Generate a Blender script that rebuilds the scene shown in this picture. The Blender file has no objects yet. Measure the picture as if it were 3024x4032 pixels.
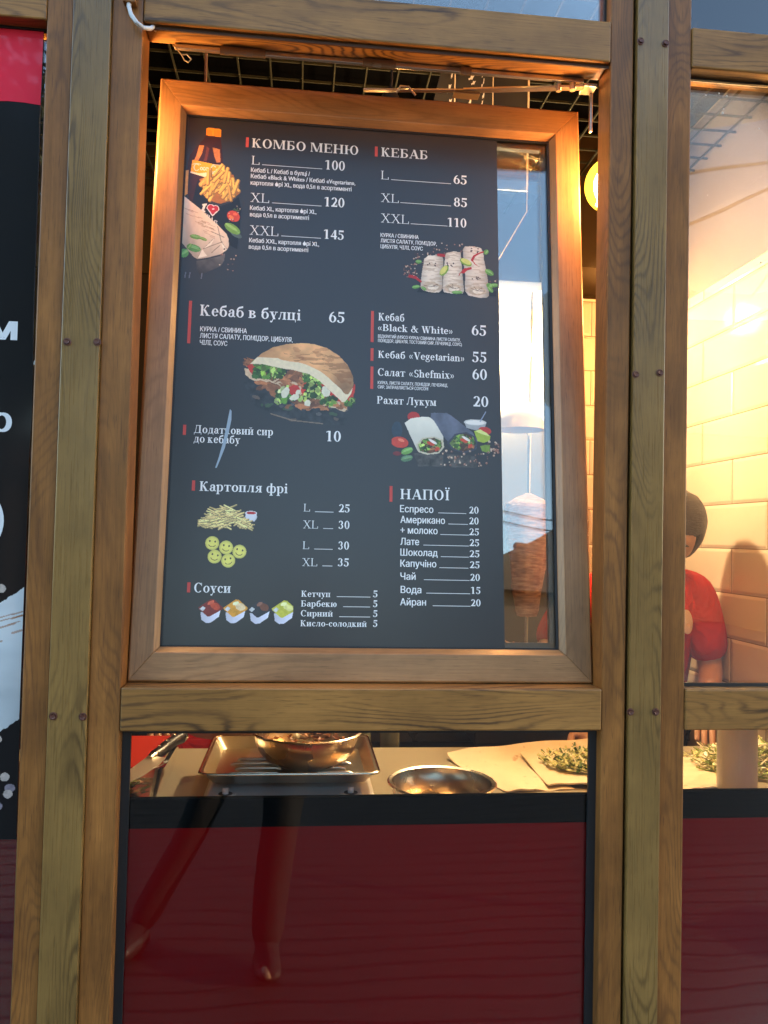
import bpy, bmesh, math, random
import numpy as np
from mathutils import Vector, Matrix
C = bpy.context.scene.collection
R_ = math.radians
random.seed(7)

# ------------------------------------------------------------------ camera
cam = bpy.data.objects.new('camera', bpy.data.cameras.new('camera'))
C.objects.link(cam); bpy.context.scene.camera = cam
YAW, PITCH, ROLL, FPX = R_(-5.9446), R_(1.828), R_(1.313), 3132.03
cam.data.sensor_fit = 'HORIZONTAL'; cam.data.sensor_width = 36.0
cam.data.lens = FPX / 3024 * 36.0
cam.data.clip_start = 0.02; cam.data.clip_end = 400
_f = Vector((-math.sin(YAW)*math.cos(PITCH), math.cos(YAW)*math.cos(PITCH), math.sin(PITCH)))
_r = Vector((math.cos(YAW), math.sin(YAW), 0)); _u = _r.cross(_f)
_r2 = _r*math.cos(ROLL)+_u*math.sin(ROLL); _u2 = -_r*math.sin(ROLL)+_u*math.cos(ROLL)
cam.matrix_world = Matrix(((_r2.x,_u2.x,-_f.x,0),(_r2.y,_u2.y,-_f.y,-1.365),(_r2.z,_u2.z,-_f.z,1.5),(0,0,0,1)))

# ------------------------------------------------------------------ sky, sun, exposure
SUN_EL, SUN_AZ = R_(13.0), R_(72)        # low sun behind the kiosk: its front is in open shade
w = bpy.data.worlds.new('World'); bpy.context.scene.world = w; w.use_nodes = True
nt = w.node_tree; bg = nt.nodes['Background']
sky = nt.nodes.new('ShaderNodeTexSky'); sky.sky_type = 'NISHITA'; sky.sun_disc = False
sky.sun_elevation = SUN_EL; sky.sun_rotation = SUN_AZ; sky.air_density = 1.0; sky.dust_density = 1.1; sky.ozone_density = 1.4
nt.links.new(sky.outputs[0], bg.inputs[0]); bg.inputs[1].default_value = 0.15
sun = bpy.data.objects.new('sun', bpy.data.lights.new('sun', 'SUN')); C.objects.link(sun)
sun.data.energy = 2.0; sun.data.angle = R_(0.6); sun.data.color = (1, .72, .48)
# sun_rotation turns clockwise from +Y
_d = Vector((math.sin(SUN_AZ)*math.cos(SUN_EL), math.cos(SUN_AZ)*math.cos(SUN_EL), math.sin(SUN_EL)))
sun.rotation_euler = _d.to_track_quat('Z', 'Y').to_euler()
vs = bpy.context.scene.view_settings
vs.view_transform = 'Standard'; vs.look = 'None'; vs.gamma = 1; vs.use_curve_mapping = False; vs.exposure = 2.62
cy = bpy.context.scene.cycles
cy.max_bounces = 10; cy.transparent_max_bounces = 16; cy.sample_clamp_indirect = 6.0
cy.caustics_reflective = False; cy.caustics_refractive = False

# ------------------------------------------------------------------ helpers
def tag(o, label=None, cat=None, group=None, kind=None):
    if label: o['label'] = label
    if cat: o['category'] = cat
    if group: o['group'] = group
    if kind: o['kind'] = kind
    return o
def empty(name, loc=(0, 0, 0), label=None, cat=None, group=None, rot=(0, 0, 0)):
    o = bpy.data.objects.new(name, None); C.objects.link(o); o.location = loc; o.rotation_euler = rot
    o.empty_display_size = .05
    return tag(o, label, cat, group)
class MB:
    """collects vertices and faces, with a material index per face"""
    def __init__(s): s.v = []; s.f = []; s.m = []
    def add(s, vs_, fs, mi=0):
        n = len(s.v); s.v += [tuple(p) for p in vs_]; s.f += [tuple(n+i for i in f) for f in fs]; s.m += [mi]*len(fs); return s
    def box(s, a, b, mi=0):
        x0, y0, z0 = a; x1, y1, z1 = b
        return s.add([(x0,y0,z0),(x1,y0,z0),(x1,y1,z0),(x0,y1,z0),(x0,y0,z1),(x1,y0,z1),(x1,y1,z1),(x0,y1,z1)],
                     [(0,3,2,1),(4,5,6,7),(0,1,5,4),(1,2,6,5),(2,3,7,6),(3,0,4,7)], mi)
    def hexa(s, p, mi=0):
        return s.add(p, [(0,3,2,1),(4,5,6,7),(0,1,5,4),(1,2,6,5),(2,3,7,6),(3,0,4,7)], mi)
    def tube(s, pts, r, n=10, mi=0, cap=True):
        pts = [Vector(p) for p in pts]; rs = r if isinstance(r, (list, tuple)) else [r]*len(pts)
        rings = []; up = None
        for i, p in enumerate(pts):
            t = (pts[min(i+1, len(pts)-1)]-pts[max(i-1, 0)]).normalized()
            if up is None:
                up = Vector((0,0,1)) if abs(t.z) < .9 else Vector((1,0,0))
            a = t.cross(up).normalized(); b = a.cross(t).normalized(); up = b
            rings.append([p+(a*math.cos(2*math.pi*k/n)+b*math.sin(2*math.pi*k/n))*rs[i] for k in range(n)])
        vs_ = [q for ring in rings for q in ring]; fs = []
        for i in range(len(pts)-1):
            for k in range(n): fs.append((i*n+k, i*n+(k+1) % n, (i+1)*n+(k+1) % n, (i+1)*n+k))
        if cap: fs.append(tuple(reversed(range(n)))); fs.append(tuple((len(pts)-1)*n+k for k in range(n)))
        return s.add(vs_, fs, mi)
    def lathe(s, prof, c=(0,0,0), n=40, mi=0, wob=None, closed=False):
        vs_ = []
        for i, (r, z) in enumerate(prof):
            for k in range(n):
                a = 2*math.pi*k/n; q = r if wob is None else r*wob(a, z)
                vs_.append((c[0]+q*math.cos(a), c[1]+q*math.sin(a), c[2]+z))
        fs = [(i*n+k, i*n+(k+1) % n, (i+1)*n+(k+1) % n, (i+1)*n+k) for i in range(len(prof)-1) for k in range(n)]
        if closed: fs.append(tuple(reversed(range(n)))); fs.append(tuple((len(prof)-1)*n+k for k in range(n)))
        return s.add(vs_, fs, mi)
    def ball(s, c, r, n=16, m=10, mi=0, sc=(1,1,1)):
        vs_ = []; fs = []
        for i in range(m+1):
            th = math.pi*i/m
            for k in range(n):
                a = 2*math.pi*k/n
                vs_.append((c[0]+r*sc[0]*math.sin(th)*math.cos(a), c[1]+r*sc[1]*math.sin(th)*math.sin(a), c[2]+r*sc[2]*math.cos(th)))
        for i in range(m):
            for k in range(n): fs.append((i*n+k, (i+1)*n+k, (i+1)*n+(k+1) % n, i*n+(k+1) % n))
        return s.add(vs_, fs, mi)
    def build(s, name, mats, parent=None, smooth=False, bevel=0, seg=2):
        me = bpy.data.meshes.new(name); me.from_pydata(s.v, [], s.f)
        mats = mats if isinstance(mats, (list, tuple)) else [mats]
        for m in mats: me.materials.append(m)
        if len(mats) > 1: me.polygons.foreach_set('material_index', s.m)
        bm = bmesh.new(); bm.from_mesh(me)
        bmesh.ops.remove_doubles(bm, verts=bm.verts, dist=1e-6)
        bmesh.ops.recalc_face_normals(bm, faces=bm.faces)
        bm.to_mesh(me); bm.free()
        if smooth:
            me.polygons.foreach_set('use_smooth', [True]*len(me.polygons)); me.set_sharp_from_angle(angle=R_(40))
        o = bpy.data.objects.new(name, me); C.objects.link(o)
        if parent: o.parent = parent
        if bevel:
            b = o.modifiers.new('bevel', 'BEVEL'); b.width = bevel; b.segments = seg; b.limit_method = 'ANGLE'; b.angle_limit = R_(35)
        return o
def rawmesh(name, v, f, mat, parent=None):
    me = bpy.data.meshes.new(name); me.from_pydata(v, [], f); me.materials.append(mat)
    o = bpy.data.objects.new(name, me); C.objects.link(o); o.parent = parent
    return o

# ------------------------------------------------------------------ materials
def newmat(name):
    m = bpy.data.materials.new(name); m.use_nodes = True; return m, m.node_tree.nodes, m.node_tree.links
def N(ns, t, **k):
    n = ns.new('ShaderNode'+t)
    for a, v in k.items(): setattr(n, a, v)
    return n
def math_(ns, ls, op, a, b=None, clamp=False):
    n = ns.new('ShaderNodeMath'); n.operation = op; n.use_clamp = clamp
    for i, q in enumerate((a, b)):
        if q is None: continue
        if isinstance(q, (int, float)): n.inputs[i].default_value = q
        else: ls.new(q, n.inputs[i])
    return n.outputs[0]
def mixc(ns, ls, fac, a, b, mode='MIX'):
    n = ns.new('ShaderNodeMix'); n.data_type = 'RGBA'; n.blend_type = mode
    for i, q in ((0, fac), (6, a), (7, b)):
        if isinstance(q, (int, float)): n.inputs[i].default_value = q
        elif isinstance(q, tuple): n.inputs[i].default_value = (*q[:3], 1)
        else: ls.new(q, n.inputs[i])
    return n.outputs[2]
def noise(ns, ls, vec, scale, detail=3, rough=.5, dist=0):
    n = ns.new('ShaderNodeTexNoise'); n.inputs['Scale'].default_value = scale; n.inputs['Detail'].default_value = detail
    n.inputs['Roughness'].default_value = rough; n.inputs['Distortion'].default_value = dist
    if vec is not None: ls.new(vec, n.inputs['Vector'])
    return n.outputs['Fac']
def mapped(ns, ls, scale=(1,1,1), loc=(0,0,0), src='Object'):
    tc = ns.new('ShaderNodeTexCoord'); mp = ns.new('ShaderNodeMapping')
    mp.inputs['Scale'].default_value = scale; mp.inputs['Location'].default_value = loc
    ls.new(tc.outputs[src], mp.inputs[0]); return mp.outputs[0]
def ramp(ns, ls, fac, stops):
    n = ns.new('ShaderNodeValToRGB'); e = n.color_ramp.elements
    while len(e) > 2: e.remove(e[-1])
    for i, (p, c) in enumerate(stops):
        if i > 1: e.new(p)
        e[i].position = p; e[i].color = (*c, 1) if len(c) == 3 else c
    ls.new(fac, n.inputs[0]); return n.outputs[0]
def plain(name, col, rough=.5, metal=0, var=.12, scale=12, bump=0, spec=.5, coat=0, trans=0, rvar=0.08):
    """a principled surface with a little uneven colour and gloss"""
    m, ns, ls = newmat(name); b = ns['Principled BSDF']
    v = mapped(ns, ls); n1 = noise(ns, ls, v, scale, 4, .6)
    ls.new(mixc(ns, ls, n1, tuple(c*(1-var) for c in col), tuple(min(1, c*(1+var)) for c in col)), b.inputs['Base Color'])
    n2 = noise(ns, ls, v, scale*.37, 3)
    ls.new(math_(ns, ls, 'ADD', math_(ns, ls, 'MULTIPLY', n2, rvar*2), max(.02, rough-rvar)), b.inputs['Roughness'])
    b.inputs['Metallic'].default_value = metal; b.inputs['Specular IOR Level'].default_value = spec
    if coat: b.inputs['Coat Weight'].default_value = coat; b.inputs['Coat Roughness'].default_value = .03
    if trans: b.inputs['Transmission Weight'].default_value = trans
    if bump:
        bp = N(ns, 'Bump'); bp.inputs['Strength'].default_value = bump; bp.inputs['Distance'].default_value = .002
        ls.new(noise(ns, ls, v, scale*6, 3), bp.inputs['Height']); ls.new(bp.outputs[0], b.inputs['Normal'])
    return m
def wood(name, axis, light, dark, knot, seed=0., ring=.5, rough=.34, ringfreq=26, spec=.38, blotch=.5):
    """foil-wrapped profile with an oak print: contour lines of a stretched noise give the cathedral grain"""
    m, ns, ls = newmat(name); b = ns['Principled BSDF']
    def sc(along, across):
        q = [across]*3; q['xyz'.index(axis)] = along; return tuple(q)
    L = (seed, seed*.37, seed*.71)
    big = noise(ns, ls, mapped(ns, ls, sc(1.7, 9), L), 1.0, 1.2, .45, .25)
    jag = noise(ns, ls, mapped(ns, ls, sc(30, 190), L), 1.0, 2, .6)
    rings = math_(ns, ls, 'SINE', math_(ns, ls, 'ADD', math_(ns, ls, 'MULTIPLY', big, ringfreq*6.28), math_(ns, ls, 'MULTIPLY', jag, 3.2)))
    rings = math_(ns, ls, 'MULTIPLY', math_(ns, ls, 'ADD', rings, 1), .5)
    rings = math_(ns, ls, 'POWER', rings, 3.0)
    fine = noise(ns, ls, mapped(ns, ls, sc(7, 330), L), 1.0, 3, .6)
    mask = noise(ns, ls, mapped(ns, ls, sc(2.2, 11), (seed+5, 2, seed)), 1.0, 2, .5)
    mask = ramp(ns, ls, mask, [(.44, (0,0,0)), (.62, (1,1,1))])
    blot = noise(ns, ls, mapped(ns, ls, sc(3.1, 17), (seed*1.3, 7, 3)), 1.0, 4, .62, .6)
    col = mixc(ns, ls, ramp(ns, ls, blot, [(.34, (0,0,0)), (.68, (blotch,)*3)]), light, dark)
    f = math_(ns, ls, 'MULTIPLY', math_(ns, ls, 'MULTIPLY', rings, mask), ring)
    f = math_(ns, ls, 'MULTIPLY', f, math_(ns, ls, 'ADD', math_(ns, ls, 'MULTIPLY', fine, 1.1), .35))
    col = mixc(ns, ls, f, col, knot)
    vo = N(ns, 'TexVoronoi'); vo.inputs['Scale'].default_value = 1
    ls.new(mapped(ns, ls, sc(2.6, 12), (seed+.3, seed, 1.7)), vo.inputs['Vector'])
    kd = ramp(ns, ls, vo.outputs['Distance'], [(.05, (1,1,1)), (.26, (0,0,0))])
    col = mixc(ns, ls, math_(ns, ls, 'MULTIPLY', kd, math_(ns, ls, 'MULTIPLY', blot, .75)), col, knot)
    col = mixc(ns, ls, .38, col, ramp(ns, ls, fine, [(.25, (.55,.55,.55)), (.75, (1.45,1.45,1.45))]), 'MULTIPLY')
    pore = ramp(ns, ls, noise(ns, ls, mapped(ns, ls, sc(26, 620), L), 1.0, 2, .5), [(.60, (0,0,0)), (.70, (1,1,1))])
    col = mixc(ns, ls, math_(ns, ls, 'MULTIPLY', pore, .45), col, knot)
    grime = ramp(ns, ls, noise(ns, ls, mapped(ns, ls, (5,5,5), L), 1.0, 5, .65), [(.42, (.80,.80,.80)), (.66, (1.06,1.06,1.06))])
    col = mixc(ns, ls, 1.0, col, grime, 'MULTIPLY')
    ls.new(col, b.inputs['Base Color'])
    ls.new(math_(ns, ls, 'ADD', math_(ns, ls, 'MULTIPLY', fine, .16), rough-.05), b.inputs['Roughness'])
    b.inputs['Specular IOR Level'].default_value = spec
    bp = N(ns, 'Bump'); bp.inputs['Strength'].default_value = .22; bp.inputs['Distance'].default_value = .0006
    ls.new(fine, bp.inputs['Height']); ls.new(bp.outputs[0], b.inputs['Normal'])
    return m
def glassmat(name, k=1.8, tint=(.93,.96,.95), wav=.004, rough=0.0):
    """thin pane: transparent plus mirror by Fresnel, k = number of reflecting faces pairs"""
    m, ns, ls = newmat(name); ns.remove(ns['Principled BSDF']); out = ns['Material Output']
    tr = N(ns, 'BsdfTransparent'); tr.inputs[0].default_value = (*tint, 1)
    gl = N(ns, 'BsdfGlossy'); gl.inputs['Roughness'].default_value = rough; gl.inputs[0].default_value = (1,1,1,1)
    fr = N(ns, 'Fresnel'); fr.inputs[0].default_value = 1.5
    bp = N(ns, 'Bump'); bp.inputs['Strength'].default_value = 1; bp.inputs['Distance'].default_value = wav
    ls.new(noise(ns, ls, mapped(ns, ls, (1,1,1)), 2.4, 1), bp.inputs['Height']); ls.new(bp.outputs[0], gl.inputs['Normal'])
    mx = N(ns, 'MixShader'); ls.new(math_(ns, ls, 'MULTIPLY', fr.outputs[0], k, True), mx.inputs[0])
    ls.new(tr.outputs[0], mx.inputs[1]); ls.new(gl.outputs[0], mx.inputs[2]); ls.new(mx.outputs[0], out.inputs[0])
    return m
def emit(name, col, s, mix=1.0):
    m, ns, ls = newmat(name); ns.remove(ns['Principled BSDF']); out = ns['Material Output']
    e = N(ns, 'Emission'); e.inputs[0].default_value = (*col, 1); e.inputs[1].default_value = s
    if mix < 1:
        tr = N(ns, 'BsdfTransparent'); mx = N(ns, 'MixShader'); mx.inputs[0].default_value = mix
        ls.new(tr.outputs[0], mx.inputs[1]); ls.new(e.outputs[0], mx.inputs[2]); ls.new(mx.outputs[0], out.inputs[0])
    else: ls.new(e.outputs[0], out.inputs[0])
    return m
def printmat(name, rough=.45, coat=1.0, crough=.02):
    m, ns, ls = newmat(name); b = ns['Principled BSDF']; a = N(ns, 'Attribute'); a.attribute_name = 'Col'
    ls.new(a.outputs[0], b.inputs['Base Color']); b.inputs['Roughness'].default_value = rough
    b.inputs['Coat Weight'].default_value = coat; b.inputs['Coat Roughness'].default_value = crough; b.inputs['Specular IOR Level'].default_value = .1
    return m
BR_L, BR_D, BR_K = (0.385,0.155,0.038), (0.195,0.076,0.020), (0.060,0.026,0.014)
W_FRAME = [wood('oak foil upright %d' % i, 'z', BR_L, BR_D, BR_K, seed=3.1*i+1, ring=.45, ringfreq=34, blotch=.9) for i in range(4)]
W_COVER = [wood('olive oak foil upright %d' % i, 'z', (0.285,0.160,0.045), (0.190,0.104,0.030), (0.080,0.042,0.013), seed=2.3*i+9, ring=.9, ringfreq=44, blotch=.5, rough=.26, spec=.6) for i in range(2)]
W_BEAM = wood('oak foil beam', 'x', (0.405,0.192,0.052), (0.250,0.112,0.032), (0.058,0.029,0.016), seed=4.4, ring=1.0, ringfreq=30, blotch=.55)
W_SASH_H = wood('oak foil sash rail', 'x', (0.41,0.205,0.080), (0.26,0.125,0.048), (0.090,0.041,0.016), seed=8.2, ring=.35, blotch=.6, rough=.3, spec=.6)
W_SASH_V = wood('oak foil sash stile', 'z', (0.38,0.190,0.076), (0.24,0.115,0.045), (0.090,0.041,0.016), seed=6.6, ring=.3, blotch=.6, rough=.3, spec=.6)
BLACK = plain('black rubber', (.012,.013,.015), .45, var=.3)
DARKSTEEL = plain('dark core', (.03,.022,.016), .7)
GLASS2 = glassmat('double glazing', 2.35)
GLASS1 = glassmat('window glass', 2.2)
GLASSL = glassmat('lower window glass', .85, rough=.014)
STEEL = plain('brushed steel', (.62,.6,.57), .2, 1, var=.05, scale=30)
ZINC = plain('galvanised fittings', (.6,.58,.52), .3, 1, var=.1)
WHITE_PL = plain('white plastic', (.75,.75,.73), .3, var=.03)
# ------------------------------------------------------------------ a small serif alphabet, drawn from stems, hairlines and bowls
def glyph(ch, T, t):
    P = []; S = .055; Cc = .66; X = .46; Tl = T*.92
    def rc(x0, y0, x1, y1): P.append([(x0,y0),(x1,y0),(x1,y1),(x0,y1)])
    def V(x, y0, y1, s='bt', w=T):
        rc(x, y0, x+w, y1)
        if 'b' in s: rc(x-S, y0, x+w+S, y0+t)
        if 't' in s: rc(x-S, y1-t, x+w+S, y1)
        if 'l' in s: P.append([(x-S,y1-t*1.7),(x,y1-t*2.4),(x,y1),(x-S,y1-t*.7)])
    def D(x0, y0, x1, y1, wd): P.append([(x0,y0),(x0+wd,y0),(x1+wd,y1),(x1,y1)])
    def F(x, y, wd=.2): rc(x, y, x+wd, y+t)
    def O(cx, cy_, rx, ry, a0=0, a1=360, TT=T, tt=t, n=20):
        n = max(6, int(n*abs(a1-a0)/360)+1)
        for k in range(n):
            q = []
            for a, o in ((a0+(a1-a0)*k/n, 1), (a0+(a1-a0)*(k+1)/n, 1), (a0+(a1-a0)*(k+1)/n, 0), (a0+(a1-a0)*k/n, 0)):
                a = math.radians(a); ax, ay = (rx, ry) if o else (max(.005, rx-TT), max(.005, ry-tt))
                q.append((cx+ax*math.cos(a), cy_+ay*math.sin(a)))
            P.append(q)
    def B(x, y, r=.06): P.append([(x+r*math.cos(k*math.pi/4), y+r*math.sin(k*math.pi/4)) for k in range(8)])
    U = ch
    if U == 'К': V(.07,0,Cc); D(.2,.33,.42,Cc,.06); B(.5,Cc-.06,.055); D(.42,0,.2,.37,T*1.1); F(.36,0,.28); a = .68
    elif U == 'О': O(.35,.33,.31,.345,TT=T*1.05); a = .72
    elif U == 'М': V(.08,0,Cc,w=.05); D(.38,.02,.1,Cc,T); D(.44,.02,.66,Cc,.045); V(.66,0,Cc); a = .92
    elif U == 'Б': V(.07,0,Cc); rc(.07,Cc-t,.5,Cc); rc(.46,Cc-.16,.5,Cc); O(.28,.19,.27,.19,-90,90); rc(.18,.38-t,.28,.38); rc(.18,0,.28,t); a = .62
    elif U in 'ВB': V(.07,0,Cc); O(.28,.5,.24,.16,-90,90); O(.28,.18,.29,.18,-90,90); rc(.18,Cc-t,.29,Cc); rc(.18,.34,.29,.34+t); rc(.18,0,.29,t); a = .64
    elif U == 'Е':
        V(.07,0,Cc); rc(.07,Cc-t,.55,Cc); rc(.5,Cc-.16,.55,Cc); rc(.07,0,.56,t); rc(.52,0,.56,.17); rc(.2,.32,.42,.32+t); rc(.4,.25,.43,.43); a = .64
    elif U == 'Н': V(.07,0,Cc); V(.5,0,Cc); rc(.2,.31,.52,.31+t); a = .76
    elif U == 'Ю': V(.07,0,Cc); rc(.2,.31,.42,.31+t); O(.66,.33,.28,.345); a = 1.0
    elif U == 'А': D(.07,0,.33,Cc,.05); D(.5,0,.28,Cc,T*1.1); rc(.17,.19,.52,.19+t); F(.02,0,.18); F(.46,0,.26); a = .74
    elif U == 'П': V(.07,0,Cc); V(.5,0,Cc); rc(.07,Cc-t,.62,Cc); a = .76
    elif U == 'Ї': V(.12,0,Cc); B(.1,.78); B(.3,.78); a = .4
    elif U == 'Д': D(.13,0,.25,Cc,.05); V(.5,0,Cc,'t'); rc(.05,0,.72,t); rc(.05,-.14,.09,t); rc(.68,-.14,.72,t); rc(.2,Cc-t,.6,Cc); a = .78
    elif U == 'С': O(.36,.33,.31,.345,42,318,TT=T*1.05); rc(.56,.44,.6,.66); a = .68
    elif U == 'Р': V(.07,0,Cc); O(.28,.48,.27,.18,-90,90); rc(.18,Cc-t,.29,Cc); rc(.18,.3,.29,.3+t); a = .62
    elif U == 'Л': D(.13,.05,.26,Cc,.05); B(.1,.06,.065); V(.5,0,Cc); rc(.24,Cc-t,.6,Cc); a = .76
    elif U == 'L': V(.09,0,Cc); rc(.09,0,.54,t); rc(.5,0,.54,.18); a = .6
    elif U == 'X': D(.52,0,.1,Cc,T*1.15); D(.08,0,.52,Cc,.04); F(.02,0,.2); F(.44,0,.25); F(.02,Cc-t,.25); F(.44,Cc-t,.2); a = .7
    elif U == 'V': D(.3,0,.06,Cc,T*1.15); D(.34,0,.56,Cc,.045); F(0,Cc-t,.28); F(.46,Cc-t,.22); a = .68
    elif U == 'W': D(.22,0,.04,Cc,T); D(.26,0,.42,Cc,.04); D(.54,0,.36,Cc,T); D(.58,0,.76,Cc,.04); F(0,Cc-t,.24); F(.34,Cc-t,.24); F(.68,Cc-t,.2); a = .92
    elif U == 'S': O(.27,.49,.2,.18,30,270,TT=T*.85); O(.27,.17,.22,.185,-150,90,TT=T*.85); rc(.42,.48,.45,Cc); rc(.04,0,.07,.2); a = .54
    elif U == '&': O(.32,.5,.14,.16,-30,220,TT=T*.7); O(.27,.18,.22,.19,40,330,TT=T*.9); D(.56,0,.24,.48,T*.9); D(.48,.1,.62,.36,.04); F(.54,.34,.2); F(.54,0,.2); a = .82
    elif U in '«»':
        s = 1 if U == '«' else -1
        for x in (.12, .3):
            x0 = x if s > 0 else x+.02
            P.append([(x0,.23),(x0+.07,.23),(x0+.07+s*.1,.4),(x0+s*.1,.4)]); P.append([(x0+s*.1,.06),(x0+.07+s*.1,.06),(x0+.07,.23),(x0,.23)])
        a = .56
    elif U == 'к': V(.06,0,X,'bt',Tl); D(.16,.22,.3,X,.05); B(.38,X-.05,.05); D(.32,0,.16,.26,T); F(.27,0,.23); a = .54
    elif U == 'е' or U == 'e': O(.25,.23,.21,.24,0,325,TT=T*.95); rc(.12,.23,.44,.23+t*.9); a = .48
    elif U == 'б': O(.27,.21,.23,.225,TT=T*.95); O(.3,.36,.25,.3,100,185,TT=T*.8); P.append([(.2,.52),(.45,.58),(.44,.7),(.24,.64)]); a = .54
    elif U == 'а' or U == 'a': V(.27,.03,.34,'',Tl); O(.24,.33,.16,.14,0,150,TT=T*.9); B(.12,.34,.055); O(.2,.13,.17,.14,60,330,TT=T*.85); rc(.38,0,.46,t*1.3); a = .48
    elif U == 'в': V(.06,0,X,'bt',Tl); O(.22,.35,.19,.11,-90,90,TT=T*.85); O(.22,.12,.23,.125,-90,90,TT=T*.9); rc(.16,X-t,.23,X); rc(.16,.23,.23,.23+t); rc(.16,0,.23,t); a = .5
    elif U == 'у': D(.24,0,.05,X,T); D(.12,-.2,.4,X,.045); B(.1,-.15,.055); F(0,X-t,.26); F(.32,X-t,.19); a = .52
    elif U == 'л': D(.1,.05,.18,X,.045); B(.08,.05,.055); V(.34,0,X,'b',Tl); rc(.15,X-t,.5,X); a = .56
    elif U == 'ц': V(.06,0,X,'t',Tl); V(.34,0,X,'t',Tl); rc(.02,0,.55,t); rc(.51,-.13,.55,t); a = .6
    elif U == 'і' or U == 'i': V(.08,0,X,'bl',Tl); B(.145,.61,.065); a = .29
    elif U == 'д': D(.1,0,.18,X,.045); V(.33,0,X,'',Tl); rc(.03,0,.52,t); rc(.03,-.12,.07,t); rc(.48,-.12,.52,t); rc(.15,X-t,.48,X); a = .56
    elif U == 'о' or U == 'o': O(.26,.23,.23,.24,TT=T*.95); a = .52
    elif U == 'т': V(.2,0,X,'b',Tl); rc(.02,X-t,.5,X); rc(.02,X-.13,.06,X); rc(.46,X-.13,.5,X); a = .52
    elif U in 'ий':
        V(.06,0,X,'bt',Tl); V(.35,0,X,'bt',Tl); D(.17,.08,.34,X-.08,.05); a = .58
        if U == 'й': O(.27,.64,.13,.1,190,350,TT=.04,tt=.05)
    elif U in 'сc': O(.25,.23,.22,.24,45,320,TT=T*.95); B(.36,.36,.055); a = .46
    elif U == 'р': V(.06,-.2,X,'bl',Tl); O(.28,.23,.2,.24,-120,120,TT=T*.95); a = .52
    elif U == 'п': V(.06,0,X,'bt',Tl); V(.34,0,X,'bt',Tl); rc(.06,X-t,.46,X); a = .57
    elif U == 'я': V(.31,0,X,'bt',Tl); O(.27,.33,.2,.13,90,270,TT=T*.85); rc(.24,X-t,.34,X); rc(.24,.2,.34,.2+t); D(.04,0,.2,.22,.09); F(0,0,.16); a = .53
    elif U == 'ф': V(.3,-.2,.66,'b',Tl); O(.2,.23,.17,.24,50,310,TT=T*.85); O(.52,.23,.17,.24,-130,130,TT=T*.85); a = .74
    elif U in 'хx': D(.32,0,.08,X,T); D(.04,0,.36,X,.045); F(0,0,.18); F(.27,0,.24); F(.02,X-t,.22); F(.3,X-t,.18); a = .53
    elif U == 'м': V(.06,0,X,'b',.045); D(.24,.02,.07,X,T*.9); D(.3,.02,.44,X,.04); V(.43,0,X,'bt',Tl); F(.02,X-t,.14); a = .65
    elif U == 'ю': V(.06,0,X,'bt',Tl); rc(.16,.21,.3,.21+t); O(.46,.23,.19,.24,TT=T*.9); a = .7
    elif U == 'ч': V(.33,0,X,'bt',Tl); V(.06,.22,X,'t',Tl); O(.26,.3,.2,.13,180,300,TT=T*.8); a = .54
    elif U == 'н': V(.06,0,X,'bt',Tl); V(.34,0,X,'bt',Tl); rc(.16,.21,.36,.21+t); a = .57
    elif U == 'l': V(.07,0,.68,'bl',Tl); a = .28
    elif U == 'k': V(.06,0,.68,'bl',Tl); D(.18,.2,.34,X,.05); F(.28,X-t,.2); D(.34,0,.18,.28,T); F(.28,0,.24); a = .55
    elif U == 'h' or U == 'n':
        V(.06,0,.68 if U == 'h' else X,'bl',Tl); V(.34,0,.3,'b',Tl); O(.27,.29,.2,.17,0,150,TT=T*.85,tt=.06); a = .56
    elif U == 'm': V(.06,0,X,'bl',Tl); V(.32,0,.3,'b',Tl); V(.58,0,.3,'b',Tl); O(.26,.29,.19,.17,0,140,TT=T*.8,tt=.06); O(.52,.29,.19,.17,0,140,TT=T*.8,tt=.06); a = .8
    elif U == 't': V(.12,.06,.58,'',Tl); rc(.03,X-t,.33,X); O(.25,.1,.13,.11,180,330,TT=T*.8,tt=.06); a = .34
    elif U == 'g': O(.22,.3,.18,.17,TT=T*.85); O(.24,-.06,.22,.14,TT=T*.6,tt=.05); B(.4,.42,.05); rc(.1,.08,.3,.15); a = .48
    elif U == 'r': V(.06,0,X,'bl',Tl); O(.26,.3,.14,.16,60,160,TT=.06,tt=.06); B(.33,.38,.065); a = .42
    elif U == 'f': V(.1,0,.55,'b',Tl); rc(.02,X-t,.32,X); O(.24,.54,.15,.14,40,180,TT=T*.8,tt=.05); B(.34,.6,.055); a = .36
    elif U == '-': rc(.04,.18,.3,.25); a = .34
    elif U == '0': O(.25,.33,.22,.345,TT=T*.95); a = .5
    elif U == '1': V(.19,0,.66,'b'); P.append([(.06,.54),(.2,.6),(.2,.67),(.06,.6)]); a = .5
    elif U == '2': O(.24,.47,.2,.2,-20,165,TT=T*.9); P.append([(.04,.0),(.2,.0),(.44,.42),(.3,.4)]); rc(.04,0,.44,.1); rc(.42,0,.46,.19); a = .5
    elif U == '3': O(.2,.49,.19,.18,-80,150,TT=T*.9); O(.18,.19,.23,.2,-150,85,TT=T*.9); B(.08,.1,.06); B(.08,.55,.05); a = .5
    elif U == '4': V(.27,0,.66,''); P.append([(.03,.16),(.08,.16),(.33,.62),(.3,.66)]); rc(.03,.15,.47,.24); a = .5
    elif U == '5': O(.2,.2,.23,.22,-150,100,TT=T*.95); rc(.09,.37,.13,.66); rc(.1,.54,.42,.66); B(.08,.1,.06); P.append([(.09,.36),(.2,.36),(.22,.42),(.1,.42)]); a = .5
    elif U == '6': O(.26,.21,.21,.22,TT=T*.9); O(.38,.22,.33,.44,100,185,TT=T*.9); a = .5
    elif U == '8': O(.25,.49,.18,.175,TT=T*.8); O(.25,.18,.21,.19,TT=T*.9); a = .5
    else: a = .24
    return P, a
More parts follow.
